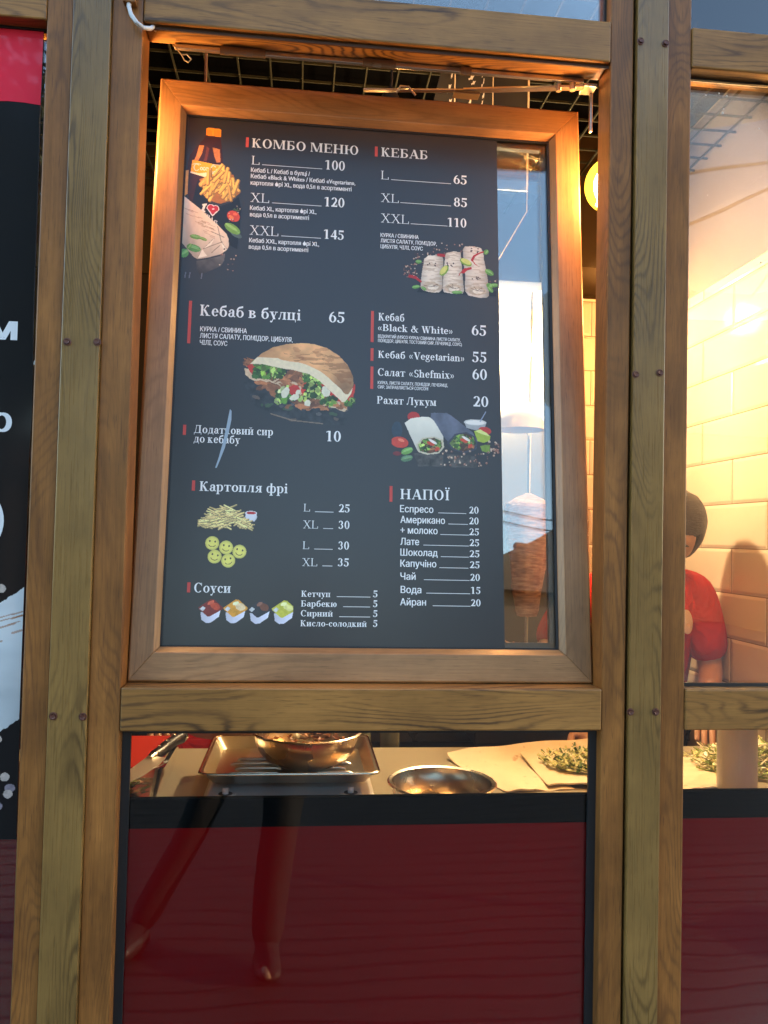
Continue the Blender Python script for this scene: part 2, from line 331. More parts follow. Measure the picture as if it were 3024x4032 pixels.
def serif(text, u, v, wd, hgt, style, z=0.0):
    """polygons of one line of serif text fitted to its printed width and cap height"""
    T, t = (.135, .045) if style == 'B' else (.07, .032)
    polys = []; x = 0
    for ch in text:
        if ch == ' ': x += .25; continue
        p, a = glyph(ch, T, t)
        for q in p: polys.append([(x+i[0], i[1]) for i in q])
        x += a
    xs = [i[0] for q in polys for i in q]; x0, x1 = min(xs), max(xs); k = hgt/.66; kx = wd/(x1-x0)
    V_, F_ = [], []
    for n_, q in enumerate(polys):
        b0 = len(V_); V_ += [(u+(i[0]-x0)*kx, -z-.000004*(n_ % 7), v+i[1]*k) for i in q]; F_.append(tuple(range(b0, b0+len(q))))
    return V_, F_
def sans(text, u, v, wd, hgt, z=0.0, bold=.012):
    """one line of sans lettering: letter outlines, each filled on its own, fitted to its printed width"""
    from mathutils.geometry import tessellate_polygon
    cu = bpy.data.curves.new('t', 'FONT'); cu.body = text; cu.size = 1; cu.resolution_u = 2; cu.fill_mode = 'NONE'
    o = bpy.data.objects.new('t', cu); C.objects.link(o)
    dg = bpy.context.evaluated_depsgraph_get(); me = bpy.data.meshes.new_from_object(o.evaluated_get(dg))
    co = [tuple(q.co[:2]) for q in me.vertices]; nxt = {}
    for e in me.edges: nxt.setdefault(e.vertices[0], []).append(e.vertices[1]); nxt.setdefault(e.vertices[1], []).append(e.vertices[0])
    seen = set(); loops = []
    for st in range(len(co)):
        if st in seen or st not in nxt: continue
        lp = [st]; seen.add(st); cur = st
        while True:
            k = [q for q in nxt[cur] if q not in seen]
            if not k: break
            cur = min(k); lp.append(cur); seen.add(cur)
        if len(lp) > 2: loops.append([co[i] for i in lp])
    bpy.data.objects.remove(o); bpy.data.curves.remove(cu); bpy.data.meshes.remove(me)
    area = lambda L: sum(L[i][0]*L[(i+1) % len(L)][1]-L[(i+1) % len(L)][0]*L[i][1] for i in range(len(L)))/2
    def inside(p, L):
        r = False
        for i in range(len(L)):
            (x0, y0), (x1, y1) = L[i], L[(i+1) % len(L)]
            if (y0 > p[1]) != (y1 > p[1]) and p[0] < x0+(p[1]-y0)*(x1-x0)/(y1-y0): r = not r
        return r
    ar = [area(L) for L in loops]
    ish = [any(ar[i]*ar[k] < 0 and abs(ar[k]) > abs(ar[i]) and inside(loops[i][0], loops[k]) for k in range(len(loops))) for i in range(len(loops))]
    outer = [L for L, q in zip(loops, ish) if not q]; hole = [L for L, q in zip(loops, ish) if q]
    own = {i: [] for i in range(len(outer))}
    for h_ in hole:
        c_ = [i for i, L in enumerate(outer) if inside(h_[0], L)]
        if c_: own[min(c_, key=lambda i: abs(area(outer[i])))].append(h_)
    xs = [p[0] for L in outer for p in L]; x0, x1 = min(xs), max(xs); kx = wd/(x1-x0); kz = hgt/.68
    V_, F_ = [], []
    for n_, L in enumerate(outer):
        pl = [[Vector((a, b, 0)) for a, b in q] for q in [L]+own[n_]]; tri = tessellate_polygon(pl); flat = [p for q in pl for p in q]
        for m_, dx in enumerate((-bold, bold)):
            b0 = len(V_); V_ += [(u+(p.x-x0+dx)*kx, -z-.000004*m_-.000009*(n_ % 3), v+p.y*kz) for p in flat]; F_ += [tuple(i+b0 for i in t) for t in tri]
    return V_, F_
# ------------------------------------------------------------------ printed pictures: painted on a fine grid of coloured cells
def lin(c): return tuple(((x/255)/12.92 if x/255 <= .04045 else ((x/255+.055)/1.055)**2.4) for x in c)
class Pic:
    def __init__(s, u0, v0, u1, v1, cell=.0009, seed=1):
        s.u0, s.v0, s.c = u0, v0, cell; s.w = int((u1-u0)/cell); s.h = int((v1-v0)/cell)
        g = np.mgrid[0:s.h, 0:s.w]; s.U = u0+(g[1]+.5)*cell; s.V = v0+(g[0]+.5)*cell
        s.rgb = np.zeros((s.h, s.w, 3)); s.a = np.zeros((s.h, s.w)); s.rs = np.random.RandomState(seed)
    def noise(s, fu, fv=None, oct_=3):
        fv = fv or fu; r = np.zeros((s.h, s.w)); amp = 1; tot = 0
        for o in range(oct_):
            nu, nv = (s.U-s.u0)*fu*2**o, (s.V-s.v0)*fv*2**o
            G = s.rs.rand(int(nv.max())+3, int(nu.max())+3); i, j = nv.astype(int), nu.astype(int); a, b = nv-i, nu-j
            a = a*a*(3-2*a); b = b*b*(3-2*b)
            r += amp*((G[i,j]*(1-b)+G[i,j+1]*b)*(1-a)+(G[i+1,j]*(1-b)+G[i+1,j+1]*b)*a); tot += amp; amp *= .5
        return r/tot
    def inpoly(s, pts, wob=0, wf=150):
        U, V = s.U, s.V
        if wob: U = U+(s.noise(wf)-.5)*wob; V = V+(s.noise(wf)-.5)*wob
        m = np.zeros(U.shape, bool); n = len(pts)
        for k in range(n):
            (x0, y0), (x1, y1) = pts[k], pts[(k+1) % n]
            if y0 == y1: continue
            m ^= ((V >= min(y0, y1)) & (V < max(y0, y1)) & (U < x0+(V-y0)*(x1-x0)/(y1-y0)))
        return m
    def ell(s, cx, cy_, rx, ry, rot=0, wob=0, wf=150):
        U, V = s.U-cx, s.V-cy_
        if wob: U = U+(s.noise(wf)-.5)*wob; V = V+(s.noise(wf)-.5)*wob
        c_, n_ = math.cos(math.radians(rot)), math.sin(math.radians(rot)); a, b = U*c_+V*n_, -U*n_+V*c_
        return (a/rx)**2+(b/ry)**2 <= 1
    def seg(s, p, q, wd):
        d = np.array(q, float)-p; L2 = d@d+1e-12; t = np.clip(((s.U-p[0])*d[0]+(s.V-p[1])*d[1])/L2, 0, 1)
        return (s.U-p[0]-t*d[0])**2+(s.V-p[1]-t*d[1])**2 <= (wd/2)**2
    def fill(s, m, col, var=.0, f=None, nz=None, op=1.0):
        """col 0-255; var = mottling; f = extra brightness field"""
        c_ = np.array(lin(col)); k = np.ones(s.U.shape)
        if var: k = 1+var*2*((nz if nz is not None else s.noise(220))-.5)
        if f is not None: k = k*f
        new = c_[None, None]*k[..., None]; mm = m.astype(float)*op
        s.rgb = s.rgb*(1-mm[..., None])+new*mm[..., None]; s.a = np.maximum(s.a, m*1.0)
    def build(s, name, mat, parent, z=.0003):
        ii, jj = np.nonzero(s.a > .5); n = len(ii); c_ = s.c
        if n == 0: return
        u = s.u0+jj*c_; v = s.v0+ii*c_
        idx = np.full((s.h+1, s.w+1), -1, int)
        for di in (0, 1):
            for dj in (0, 1): idx[ii+di, jj+dj] = 0
        vi, vj = np.nonzero(idx == 0); idx[vi, vj] = np.arange(len(vi))
        co = np.stack([s.u0+vj*c_, np.full(len(vi), -z), s.v0+vi*c_], 1).astype(np.float32)
        fa = np.stack([idx[ii,jj], idx[ii,jj+1], idx[ii+1,jj+1], idx[ii+1,jj]], 1).astype(np.int32)
        me = bpy.data.meshes.new(name); me.vertices.add(len(co)); me.vertices.foreach_set('co', co.ravel())
        me.loops.add(n*4); me.loops.foreach_set('vertex_index', fa.ravel())
        me.polygons.add(n); me.polygons.foreach_set('loop_start', np.arange(n, dtype=np.int32)*4)
        me.update(calc_edges=True)
        at = me.color_attributes.new('Col', 'FLOAT_COLOR', 'CORNER')
        cc = np.ones((n, 4, 4), np.float32); cc[..., :3] = np.clip(s.rgb[ii, jj], 0, 1)[:, None, :]
        at.data.foreach_set('color', cc.ravel())
        me.materials.append(mat); o = bpy.data.objects.new(name, me); C.objects.link(o); o.parent = parent
        return o
# ================================================================== THE KIOSK
kiosk = empty('kiosk', (0, 0, 0), 'wood-effect kebab kiosk front with glazed bays, bolted cover strips and dark red lower panels', 'kiosk')
# posts: each a dark core, two foil-wrapped frames and a proud cover strip with hex screws
def screw(x, z, parent, rot=0):
    m = MB()
    m.lathe([(0, 0), (.0062, 0), (.0066, .0006), (.0066, .0016), (.0045, .0018)], n=16)
    hx = [(.0043*math.cos(k*math.pi/3+rot), .0043*math.sin(k*math.pi/3+rot)) for k in range(6)]
    m.add([(a, b, .0014) for a, b in hx]+[(a, b, .0052) for a, b in hx]+[(a*.6, b*.6, .0046) for a, b in hx],
          [(k, (k+1) % 6, 6+(k+1) % 6, 6+k) for k in range(6)]+[(6+k, 6+(k+1) % 6, 12+(k+1) % 6, 12+k) for k in range(6)]+[tuple(12+k for k in range(6))])
    o = m.build('screw', SCREW, parent, smooth=False)
    o.rotation_euler = (R_(90), 0, 0); o.location = (x, -.0065, z); return o
SCREW = plain('brown screw head', (.13,.05,.035), .4, .3, var=.3, scale=200)
def post(fl, cl, cr, fr, k, screws, gapl=0.0, gapr=0.0, shade=W_FRAME):
    p = MB().box((fl+.004, .02, 0), (fr-.004, .0598, 3.0)).build('post', DARKSTEEL, kiosk)
    for (a, b, i) in ((fl, cl-gapl, 0), (cr+gapr, fr, 1)):
        MB().box((a, 0, 0), (b, .06, 3.0)).build('post_frame', W_FRAME[(2*k+i) % 4], p, bevel=.0025)
    MB().box((cl, -.0065, 0), (cr, .018, 3.0)).build('cover_strip', W_COVER[k % 2], p, bevel=.0018)
    for x, z in screws: screw(x, z, p, random.random())
    return p
post(-.4468, -.4036, -.3411, -.2896, 0, [(-.393, 1.812), (-.345, 1.814), (-.394, 1.196), (-.347, 1.195), (-.391, 2.42), (-.345, 2.42)])
post(.5361, .5833, .6426, .6888, 1, [(.5885, 2.408), (.6355, 2.408), (.587, 1.801), (.632, 1.806), (.5855, 1.203), (.632, 1.203)], gapl=.0045)
post(-1.43, -1.387, -1.325, -1.272, 0, [(-1.375, 1.81), (-1.33, 1.81), (-1.375, 1.2), (-1.33, 1.2)])
post(1.36, 1.403, 1.46, 1.5, 1, [(1.41, 1.81), (1.45, 1.81), (1.41, 1.2), (1.45, 1.2)])
bays = [(-1.272, -.4468), (-.2896, .5361), (.6888, 1.36)]
def beam(x0, x1, z0, z1, y0=-.0022, y1=.058, name='crossbeam'):
    return MB().box((x0+.0006, y0, z0), (x1-.0006, y1, z1)).build(name, W_BEAM, kiosk, bevel=.003)
bt = {}
for i, (a, b) in enumerate(bays):
    dz = (-.012, 0, .004)[i]
    bt[i] = beam(a, b, 2.3681+dz, 2.4428+dz)
    beam(a, b, 2.92, 3.0, name='head_rail'); beam(a, b, .0, .07, name='bottom_rail')
    if i: bt[i+3] = beam(a, b, 1.1689, 1.2417)
def pane(x0, x1, z0, z1, y, mat, gk=.013, parent=kiosk):
    g = MB().box((x0+.002, y, z0+.002), (x1-.002, y+.004, z1-.002)); g = g.build('glass_pane', mat, parent)
    m = MB()   # rubber seal round the pane, in front of it
    for a, b in (((x0, y-.006, z0), (x0+gk, y-.0005, z1)), ((x1-gk, y-.006, z0), (x1, y-.0005, z1)),
                 ((x0+gk, y-.006, z0), (x1-gk, y-.0005, z0+gk)), ((x0+gk, y-.006, z1-gk*.6), (x1-gk, y-.0005, z1))): m.box(a, b)
    m.build('rubber_seal', BLACK, g); return g
# red lower cladding behind the glass, with its black band
RED = None
def redmat():
    m, ns, ls = newmat('dark red panel'); b = ns['Principled BSDF']
    v = mapped(ns, ls, (1, 1, 1)); n1 = noise(ns, ls, v, 3, 3)
    ls.new(mixc(ns, ls, n1, (.40,.004,.006), (.50,.006,.008)), b.inputs['Base Color']); b.inputs['Roughness'].default_value = .4
    b.inputs['Specular IOR Level'].default_value = 0; return m
RED = redmat(); BAND = plain('black band', (.0025,.0035,.004), .6, var=.1, spec=0)
for i, (a, b) in enumerate(bays):
    zt, zb = ((.0, .98), (1.046, .9965), (1.050, 1.0005))[i]
    if i == 0:
        MB().box((a, .040, .07), (b, .052, .985)).build('lower_panel', RED, kiosk)
        pane(a, b, .07, 2.3561, .030, GLASS1, gk=.006)
    else:
        pl = MB().box((a, .036, .07), (b, .048, zb)).build('lower_panel', RED, kiosk)
        MB().box((a, .0355, zb), (b, .0485, zt)).build('black_band', BAND, pl)
        pane(a, b, .07, 1.1689, .028, GLASSL, gk=.0145 if i == 1 else .004)
    pane(a, b, 2.4428+(-.012, 0, .004)[i], 2.92, .030, GLASS2, gk=.004)
pane(.6888, 1.36, 1.2417, 2.372, .034, GLASS2, gk=.006)
# roof, ends, floor, back wall
PAINT = plain('grey render', (.3,.3,.29), .8, bump=.3)
MB().box((-1.55, -.12, 3.0), (1.62, 2.5, 3.09)).build('roof', plain('roof sheet', (.12,.1,.09), .6), kiosk)
MB().box((-1.5, .0, 0), (-1.43, 2.4, 3.0)).build('end_wall', PAINT, kiosk)
def tiles(name, col, th, tl, grout, axis):
    """glazed bevelled wall tiles in running bond: axis is the wall's horizontal direction"""
    m, ns, ls = newmat(name); b = ns['Principled BSDF']
    tc = N(ns, 'TexCoord'); sp = N(ns, 'SeparateXYZ'); cb = N(ns, 'CombineXYZ'); ls.new(tc.outputs['Object'], sp.inputs[0])
    ls.new(sp.outputs[axis], cb.inputs[0]); ls.new(sp.outputs['Z'], cb.inputs[1])
    def br(mortar, smooth):
        t = N(ns, 'TexBrick'); t.offset = .5; t.inputs['Scale'].default_value = 1; t.inputs['Brick Width'].default_value = tl
        t.inputs['Row Height'].default_value = th; t.inputs['Mortar Size'].default_value = mortar; t.inputs['Mortar Smooth'].default_value = smooth
        t.inputs['Color1'].default_value = (*col, 1); t.inputs['Color2'].default_value = (*[c*.93 for c in col], 1); t.inputs['Mortar'].default_value = (*grout, 1)
        t.inputs['Bias'].default_value = 0; ls.new(cb.outputs[0], t.inputs['Vector']); return t
    t = br(.0016, .1); ls.new(t.outputs['Color'], b.inputs['Base Color'])
    t2 = br(.012, 1.0)
    nz = noise(ns, ls, mapped(ns, ls), 9, 2)
    h = math_(ns, ls, 'ADD', math_(ns, ls, 'MULTIPLY', t2.outputs['Fac'], -1.), math_(ns, ls, 'MULTIPLY', nz, .25))
    bp = N(ns, 'Bump'); bp.inputs['Strength'].default_value = .8; bp.inputs['Distance'].default_value = .004
    ls.new(h, bp.inputs['Height']); ls.new(bp.outputs[0], b.inputs['Normal'])
    b.inputs['Roughness'].default_value = .14; return m
CREAM = tiles('cream metro tile', (.70,.565,.40), .1355, .37, (.2,.13,.08), 'Y')
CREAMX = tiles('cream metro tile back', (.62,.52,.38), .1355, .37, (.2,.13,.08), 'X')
OLIVE = tiles('dark tile back', (.075,.068,.05), .12, .12, (.03,.025,.02), 'X')
MB().box((1.30, .095, 0), (1.42, 2.4, 3.0)).build('tiled_side_wall', CREAM, kiosk)
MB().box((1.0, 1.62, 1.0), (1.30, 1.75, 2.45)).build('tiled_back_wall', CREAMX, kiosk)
MB().box((-1.43, 1.62, 1.0), (.999, 1.75, 2.45)).build('dark_back_wall', plain('dark brown wall', (.02,.014,.008), .8, spec=.05), kiosk)
MB().box((-1.43, 1.62, 0), (1.30, 1.76, 1.0)).build('dark_tiled_dado', OLIVE, kiosk)
MB().box((-1.43, 1.60, 2.45), (1.30, 1.75, 3.0)).build('bulkhead', plain('dark brown paint', (.03,.02,.009), .8, spec=.05), kiosk)
MB().box((-1.43, .09, 2.93), (1.30, 1.6, 2.99)).build('black_ceiling', plain('black ceiling', (.002,.002,.002), .9, spec=0), kiosk)
MB().box((.9, 1.3, 2.46), (1.30, 1.6, 2.93)).build('soffit', plain('brown soffit', (.04,.026,.012), .8, spec=.05), kiosk)
tag(MB().box((-1.43, .09, -.02), (1.30, 1.62, .02)).build('floor', plain('kiosk floor', (.12,.1,.08), .5)), kind='structure')
MB().box((1.296, .10, 2.338), (1.2999, 1.60, 2.92)).build('upper_wall_band', plain('glare-toned upper wall', (.26,.21,.18), .4), kiosk)  # dark upper wall given a paler tone for the glare over it
g = MB()
k = -1.40
while k < 1.28:
    g.box((k, .10, 2.750), (k+.004, 1.59, 2.757)); k += .0857
k = .13
while k < 1.58:
    g.box((-1.42, k, 2.7575), (1.29, k+.004, 2.764)); k += .0857
g.build('ceiling_grid', plain('dark mesh grid', (.022,.022,.013), .8, spec=.1), kiosk)
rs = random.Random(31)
for i in range(20):   # white discs standing in for reflected sparkle on the right bay's glass
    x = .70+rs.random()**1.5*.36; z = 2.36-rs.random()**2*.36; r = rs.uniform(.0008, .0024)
    MB().lathe([(0,-.0008),(r*.7,-.0006),(r,0)], n=10).build('sparkle_disc', WHITE_PL, bt[5]).matrix_world = Matrix.Translation((x, .0335, z)) @ Matrix.Rotation(R_(-90), 4, 'X')
# hardware under the top beam: a lock rail with clips
hw = MB().box((-.245, .052, 2.3595), (.505, .060, 2.3678)).build('lock_rail', ZINC, bt[1], bevel=.0008)
for x, wd in ((-.165, .03), (-.135, .05), (.09, .06), (.27, .02)):
    m = MB().box((x, .046, 2.353), (x+wd, .0515, 2.3665)); m.box((x+wd*.3, .044, 2.350), (x+wd*.55, .0455, 2.362)); m.build('clip', plain('clip steel %g' % x, (.22,.17,.12), .4, .8), bt[1])
MB().box((-.2896, .0085, 2.3622), (.5361, .012, 2.3679)).build('brush_seal', plain('brown gasket', (.07,.03,.015), .6), bt[1])

# ================================================================== THE TILTED WINDOW
TH = R_(6.3); Z0 = 1.2435; Y0 = .040
sash = empty('tilted_window', (0, Y0, Z0), 'wood-effect window tilted inward at its top, holding the menu board', 'window', rot=(-TH, 0, 0))
xa, xb, h = -.2885, .5350, 1.131          # outer body
ga, gb, g0, g1 = -.2385, .4760, .0595, 1.0665   # glass opening
YF, YB, YG = 0.0, .05, .013
def rail(name, o0, o1, i0, i1, mat, axis):
    """mitred rail: outer corners o0,o1 and inner corners i0,i1 (x,z), with a sloped bead down to the glass"""
    m = MB(); d = Vector((i0[0]-o0[0], i0[1]-o0[1]))
    def lerp(a, b, t): return (a[0]+(b[0]-a[0])*t, a[1]+(b[1]-a[1])*t)
    j0, j1 = lerp(i0, o0, .17), lerp(i1, o1, .17); l0, l1 = lerp(o0, i0, .05), lerp(o1, i1, .05)
    prof = [(o0, o1, YB), (o0, o1, YF+.003), (l0, l1, YF), (j0, j1, YF), (i0, i1, YG-.002), (i0, i1, YB)]
    vs_ = []
    for a, b, y in prof: vs_ += [(a[0], y, a[1]), (b[0], y, b[1])]
    fs = [(2*k, 2*k+1, (2*k+3) % 12, (2*k+2) % 12) for k in range(6)]+[tuple(2*k for k in range(6)), tuple(2*k+1 for k in range(6))]
    return m.add(vs_, fs).build(name, mat, sash, bevel=.0008, seg=1)
O = [(xa, 0), (xb, 0), (xb, h), (xa, h)]; I = [(ga, g0), (gb, g0), (gb, g1), (ga, g1)]
rail('bottom_rail', O[0], O[1], I[0], I[1], W_SASH_H, 'x'); rail('top_rail', O[3], O[2], I[3], I[2], W_SASH_H, 'x')
rail('side_stile', O[0], O[3], I[0], I[3], W_SASH_V, 'z'); rail('side_stile', O[1], O[2], I[1], I[2], W_SASH_V, 'z')
fl = MB()   # overlap flange behind the sash body
for a, b in (((xa-.011, .0505, -.0), (xb+.011, .063, .055)), ((xa-.011, .0505, h-.05), (xb+.011, .063, h-.006)), ((xa-.011, .0505, .055), (xa+.045, .063, h-.05)), ((xb-.045, .0505, .055), (xb+.011, .063, h-.05))): fl.box(a, b)
fl.build('overlap_flange', W_SASH_V, sash, bevel=.001)
gl = MB().box((ga-.004, YG+.003, g0-.004), (gb+.004, YG+.007, g1+.004)).build('window_pane', GLASS1, sash)
MB().box((ga-.003, YG+.021, g0-.003), (gb+.003, YG+.025, g1+.003)).build('inner_pane', GLASS1, sash)
m = MB()
for a, b in (((ga, YG-.001, g0), (ga+.0035, YG+.0025, g1)), ((gb-.0045, YG-.001, g0), (gb, YG+.0025, g1)), ((ga, YG-.001, g1-.004), (gb, YG+.0025, g1)), ((ga, YG-.001, g0), (gb, YG+.0025, g0+.003))): m.box(a, b)
m.build('glazing_gasket', BLACK, sash)
m = MB()
for a, b in (((ga, YG+.008, g0), (ga+.014, YG+.020, g1)), ((gb-.014, YG+.008, g0), (gb, YG+.020, g1)), ((ga, YG+.008, g1-.014), (gb, YG+.020, g1)), ((ga, YG+.008, g0), (gb, YG+.020, g0+.012))): m.box(a, b)
m.build('spacer_bar', plain('spacer bar', (.16,.15,.14), .4, .6), sash)

# ================================================================== THE MENU BOARD
PY = YG+.001
menu = empty('menu_board', (0, 0, 0), 'tall black kebab menu print with white prices, stuck on the tilted window', 'menu')
menu.matrix_world = Matrix.Translation((0, Y0, Z0)) @ Matrix.Rotation(-TH, 4, 'X') @ Matrix.Translation((0, PY, 0))
def boardmat():
    m, ns, ls = newmat('black menu print'); b = ns['Principled BSDF']; v = mapped(ns, ls)
    ls.new(mixc(ns, ls, noise(ns, ls, v, 5, 3), (.0125,.0125,.0145), (.0165,.0165,.019)), b.inputs['Base Color'])
    b.inputs['Roughness'].default_value = .55; b.inputs['Specular IOR Level'].default_value = .3
    b.inputs['Coat Weight'].default_value = 1; b.inputs['Coat IOR'].default_value = 1.5; b.inputs['Coat Roughness'].default_value = .28
    bp = N(ns, 'Bump'); bp.inputs['Strength'].default_value = .3; bp.inputs['Distance'].default_value = .0006
    ls.new(noise(ns, ls, v, 26, 2), bp.inputs['Height']); ls.new(bp.outputs[0], b.inputs['Coat Normal']); return m
bd = MB(); bx0, bx1a, bx1b, bz0, bz1 = -.2372, .3755, .3690, .0605, 1.0660
nn = 40; top = []; bot = []
for i in range(nn+1):
    t = i/nn; bot.append((bx0+(bx1a-bx0)*t, bz0+.0012*math.sin(t*23)*t)); top.append((bx0+(bx1b-bx0)*t, bz1))
vs_ = [(a, 0, b) for a, b in bot]+[(a, 0, b) for a, b in top]+[(a, .0007, b) for a, b in bot]+[(a, .0007, b) for a, b in top]
q = nn+1
fs = [(i, i+1, q+i+1, q+i) for i in range(nn)]+[(2*q+i, 3*q+i, 3*q+i+1, 2*q+i+1) for i in range(nn)]+[(0, 2*q, 2*q+1, 1)]+[(0, q, 3*q, 2*q), (nn, 2*q+nn, 3*q+nn, q+nn)]
bd.add(vs_, fs).build('printed_sheet', boardmat(), menu)
INK = plain('white print', (.9,.9,.9), .5, var=.03)
INKR = plain('red print', (.62,.085,.075), .5, var=.03)
TEXT=[
('КОМБО МЕНЮ', 'B', -0.1128, 1.0093, 0.2052, 0.0188),
('L', 'R', -0.1121, 0.974, 0.0149, 0.0177),
('100', 'B', 0.0291, 0.9743, 0.0379, 0.0194),
('Кебаб L / Кебаб в булці /', 'S', -0.1127, 0.9582, 0.1123, 0.0086),
('Кебаб «Black & White» / Кебаб «Vegetarian»,', 'S', -0.1125, 0.9456, 0.2002, 0.0085),
('картопля фрі XL, вода 0,5л в асортименті', 'S', -0.1125, 0.9321, 0.1931, 0.0085),
('XL', 'R', -0.1117, 0.897, 0.0351, 0.0184),
('120', 'B', 0.0293, 0.8979, 0.0382, 0.0191),
('Кебаб XL, картопля фрі XL,', 'S', -0.1119, 0.8807, 0.1258, 0.0084),
('вода 0,5л в асортименті', 'S', -0.1116, 0.8675, 0.1116, 0.0084),
('XXL', 'R', -0.1108, 0.8308, 0.0536, 0.0187),
('145', 'B', 0.0294, 0.8316, 0.0379, 0.0189),
('Кебаб XXL, картопля фрі XL,', 'S', -0.1112, 0.8154, 0.1318, 0.0083),
('вода 0,5л в асортименті', 'S', -0.1114, 0.8022, 0.1116, 0.0083),
('КЕБАБ', 'B', 0.1378, 1.0102, 0.0914, 0.0187),
('L', 'R', 0.1378, 0.9621, 0.015, 0.0177),
('65', 'B', 0.2817, 0.9632, 0.026, 0.0187),
('XL', 'R', 0.1384, 0.9147, 0.0346, 0.0178),
('85', 'B', 0.2822, 0.9155, 0.0259, 0.0186),
('XXL', 'R', 0.1389, 0.8725, 0.0543, 0.0182),
('110', 'B', 0.27, 0.8726, 0.0369, 0.0184),
('КУРКА / СВИНИНА', 'S', 0.1385, 0.8426, 0.074, 0.0075),
('ЛИСТЯ САЛАТУ, ПОМІДОР,', 'S', 0.1387, 0.8312, 0.1096, 0.0074),
('ЦИБУЛЯ, ЧІЛІ, СОУС', 'S', 0.1388, 0.8195, 0.082, 0.0074),
('Кебаб в булці', 'B', -0.1963, 0.6656, 0.186, 0.0212),
('65', 'B', 0.0428, 0.6653, 0.0287, 0.0213),
('КУРКА / СВИНИНА', 'S', -0.1945, 0.6354, 0.0851, 0.0088),
('ЛИСТЯ САЛАТУ, ПОМІДОР, ЦИБУЛЯ,', 'S', -0.1944, 0.6224, 0.1701, 0.0088),
('ЧІЛІ, СОУС', 'S', -0.1941, 0.6093, 0.0498, 0.0088),
('Додатковий сир', 'B', -0.1971, 0.4425, 0.1418, 0.0146),
('до кебабу', 'B', -0.197, 0.425, 0.0831, 0.0146),
('10', 'B', 0.0424, 0.4356, 0.0269, 0.0197),
('Кебаб', 'B', 0.1365, 0.6739, 0.0495, 0.015),
('«Black & White»', 'B', 0.1357, 0.6533, 0.1435, 0.0136),
('65', 'B', 0.3168, 0.6538, 0.0277, 0.0207),
("ВІДКРИТИЙ (М'ЯСО КУРКА/ СВИНИНА ЛИСТЯ САЛАТУ,", 'S', 0.1362, 0.6395, 0.1583, 0.006),
('ПОМІДОР, ЦИБУЛЯ, ТОСТОВИЙ СИР, ПЕЧЕРИЦІ, СОУС)', 'S', 0.1363, 0.6309, 0.1609, 0.006),
('Кебаб «Vegetarian»', 'B', 0.1369, 0.6001, 0.1649, 0.014),
('55', 'B', 0.3168, 0.6005, 0.0279, 0.0205),
('Салат «Shefmix»', 'B', 0.1366, 0.5652, 0.1452, 0.0145),
('60', 'B', 0.3177, 0.5663, 0.0281, 0.0204),
('КУРКА, ЛИСТЯ САЛАТУ, ПОМІДОР, ПЕЧЕРИЦІ,', 'S', 0.1368, 0.5487, 0.1331, 0.0059),
('СИР, ЗАПРАВЛЯЄТЬСЯ СОУСОМ', 'S', 0.1369, 0.5403, 0.0953, 0.0059),
('Рахат Лукум', 'B', 0.1357, 0.5109, 0.1121, 0.0146),
('20', 'B', 0.3193, 0.513, 0.0287, 0.0202),
('Картопля фрі', 'B', -0.1828, 0.3362, 0.1574, 0.0175),
('L', 'R', 0.0044, 0.3038, 0.0113, 0.0139),
('25', 'B', 0.0683, 0.304, 0.0196, 0.0147),
('XL', 'R', 0.0041, 0.2729, 0.0268, 0.0143),
('30', 'B', 0.0678, 0.2735, 0.0204, 0.0147),
('L', 'R', 0.0046, 0.2352, 0.0112, 0.0137),
('30', 'B', 0.068, 0.2358, 0.02, 0.0145),
('XL', 'R', 0.0043, 0.2045, 0.0268, 0.0141),
('35', 'B', 0.0678, 0.2053, 0.0202, 0.0145),
('Соуси', 'B', -0.1845, 0.1543, 0.0637, 0.0169),
('Кетчуп', 'B', 0.0042, 0.1495, 0.0517, 0.0109),
('5', 'B', 0.1326, 0.1507, 0.0084, 0.012),
('Барбекю', 'B', 0.0041, 0.1321, 0.0635, 0.0108),
('5', 'B', 0.1328, 0.133, 0.0082, 0.012),
('Сирний', 'B', 0.0041, 0.1148, 0.0569, 0.0108),
('5', 'B', 0.1331, 0.1153, 0.0082, 0.0119),
('Кисло-солодкий', 'B', 0.004, 0.0972, 0.1181, 0.0108),
('5', 'B', 0.1333, 0.0977, 0.0081, 0.0119),
('НАПОЇ', 'B', 0.1814, 0.3315, 0.0924, 0.019),
('Еспресо', 'S', 0.1811, 0.3071, 0.0617, 0.0124),
('20', 'B', 0.3105, 0.3079, 0.0176, 0.0128),
('Американо', 'S', 0.1818, 0.287, 0.0828, 0.0124),
('20', 'B', 0.3105, 0.2877, 0.0176, 0.0128),
('+ молоко', 'S', 0.182, 0.2676, 0.0688, 0.0123),
('25', 'B', 0.3104, 0.2674, 0.0181, 0.0127),
('Лате', 'S', 0.1822, 0.2466, 0.0344, 0.0123),
('25', 'B', 0.3109, 0.2472, 0.0178, 0.0127),
('Шоколад', 'S', 0.1823, 0.2268, 0.0688, 0.0122),
('25', 'B', 0.3108, 0.2267, 0.0183, 0.0126),
('Капучіно', 'S', 0.1825, 0.2065, 0.066, 0.0122),
('25', 'B', 0.3112, 0.2064, 0.018, 0.0126),
('Чай', 'S', 0.1827, 0.183, 0.0277, 0.0121),
('20', 'B', 0.312, 0.1833, 0.0179, 0.0125),
('Вода', 'S', 0.1834, 0.1589, 0.0376, 0.0121),
('15', 'B', 0.3132, 0.1594, 0.0173, 0.0125),
('Айран', 'S', 0.1826, 0.1367, 0.0471, 0.012),
('20', 'B', 0.3131, 0.1369, 0.0178, 0.0124),
]
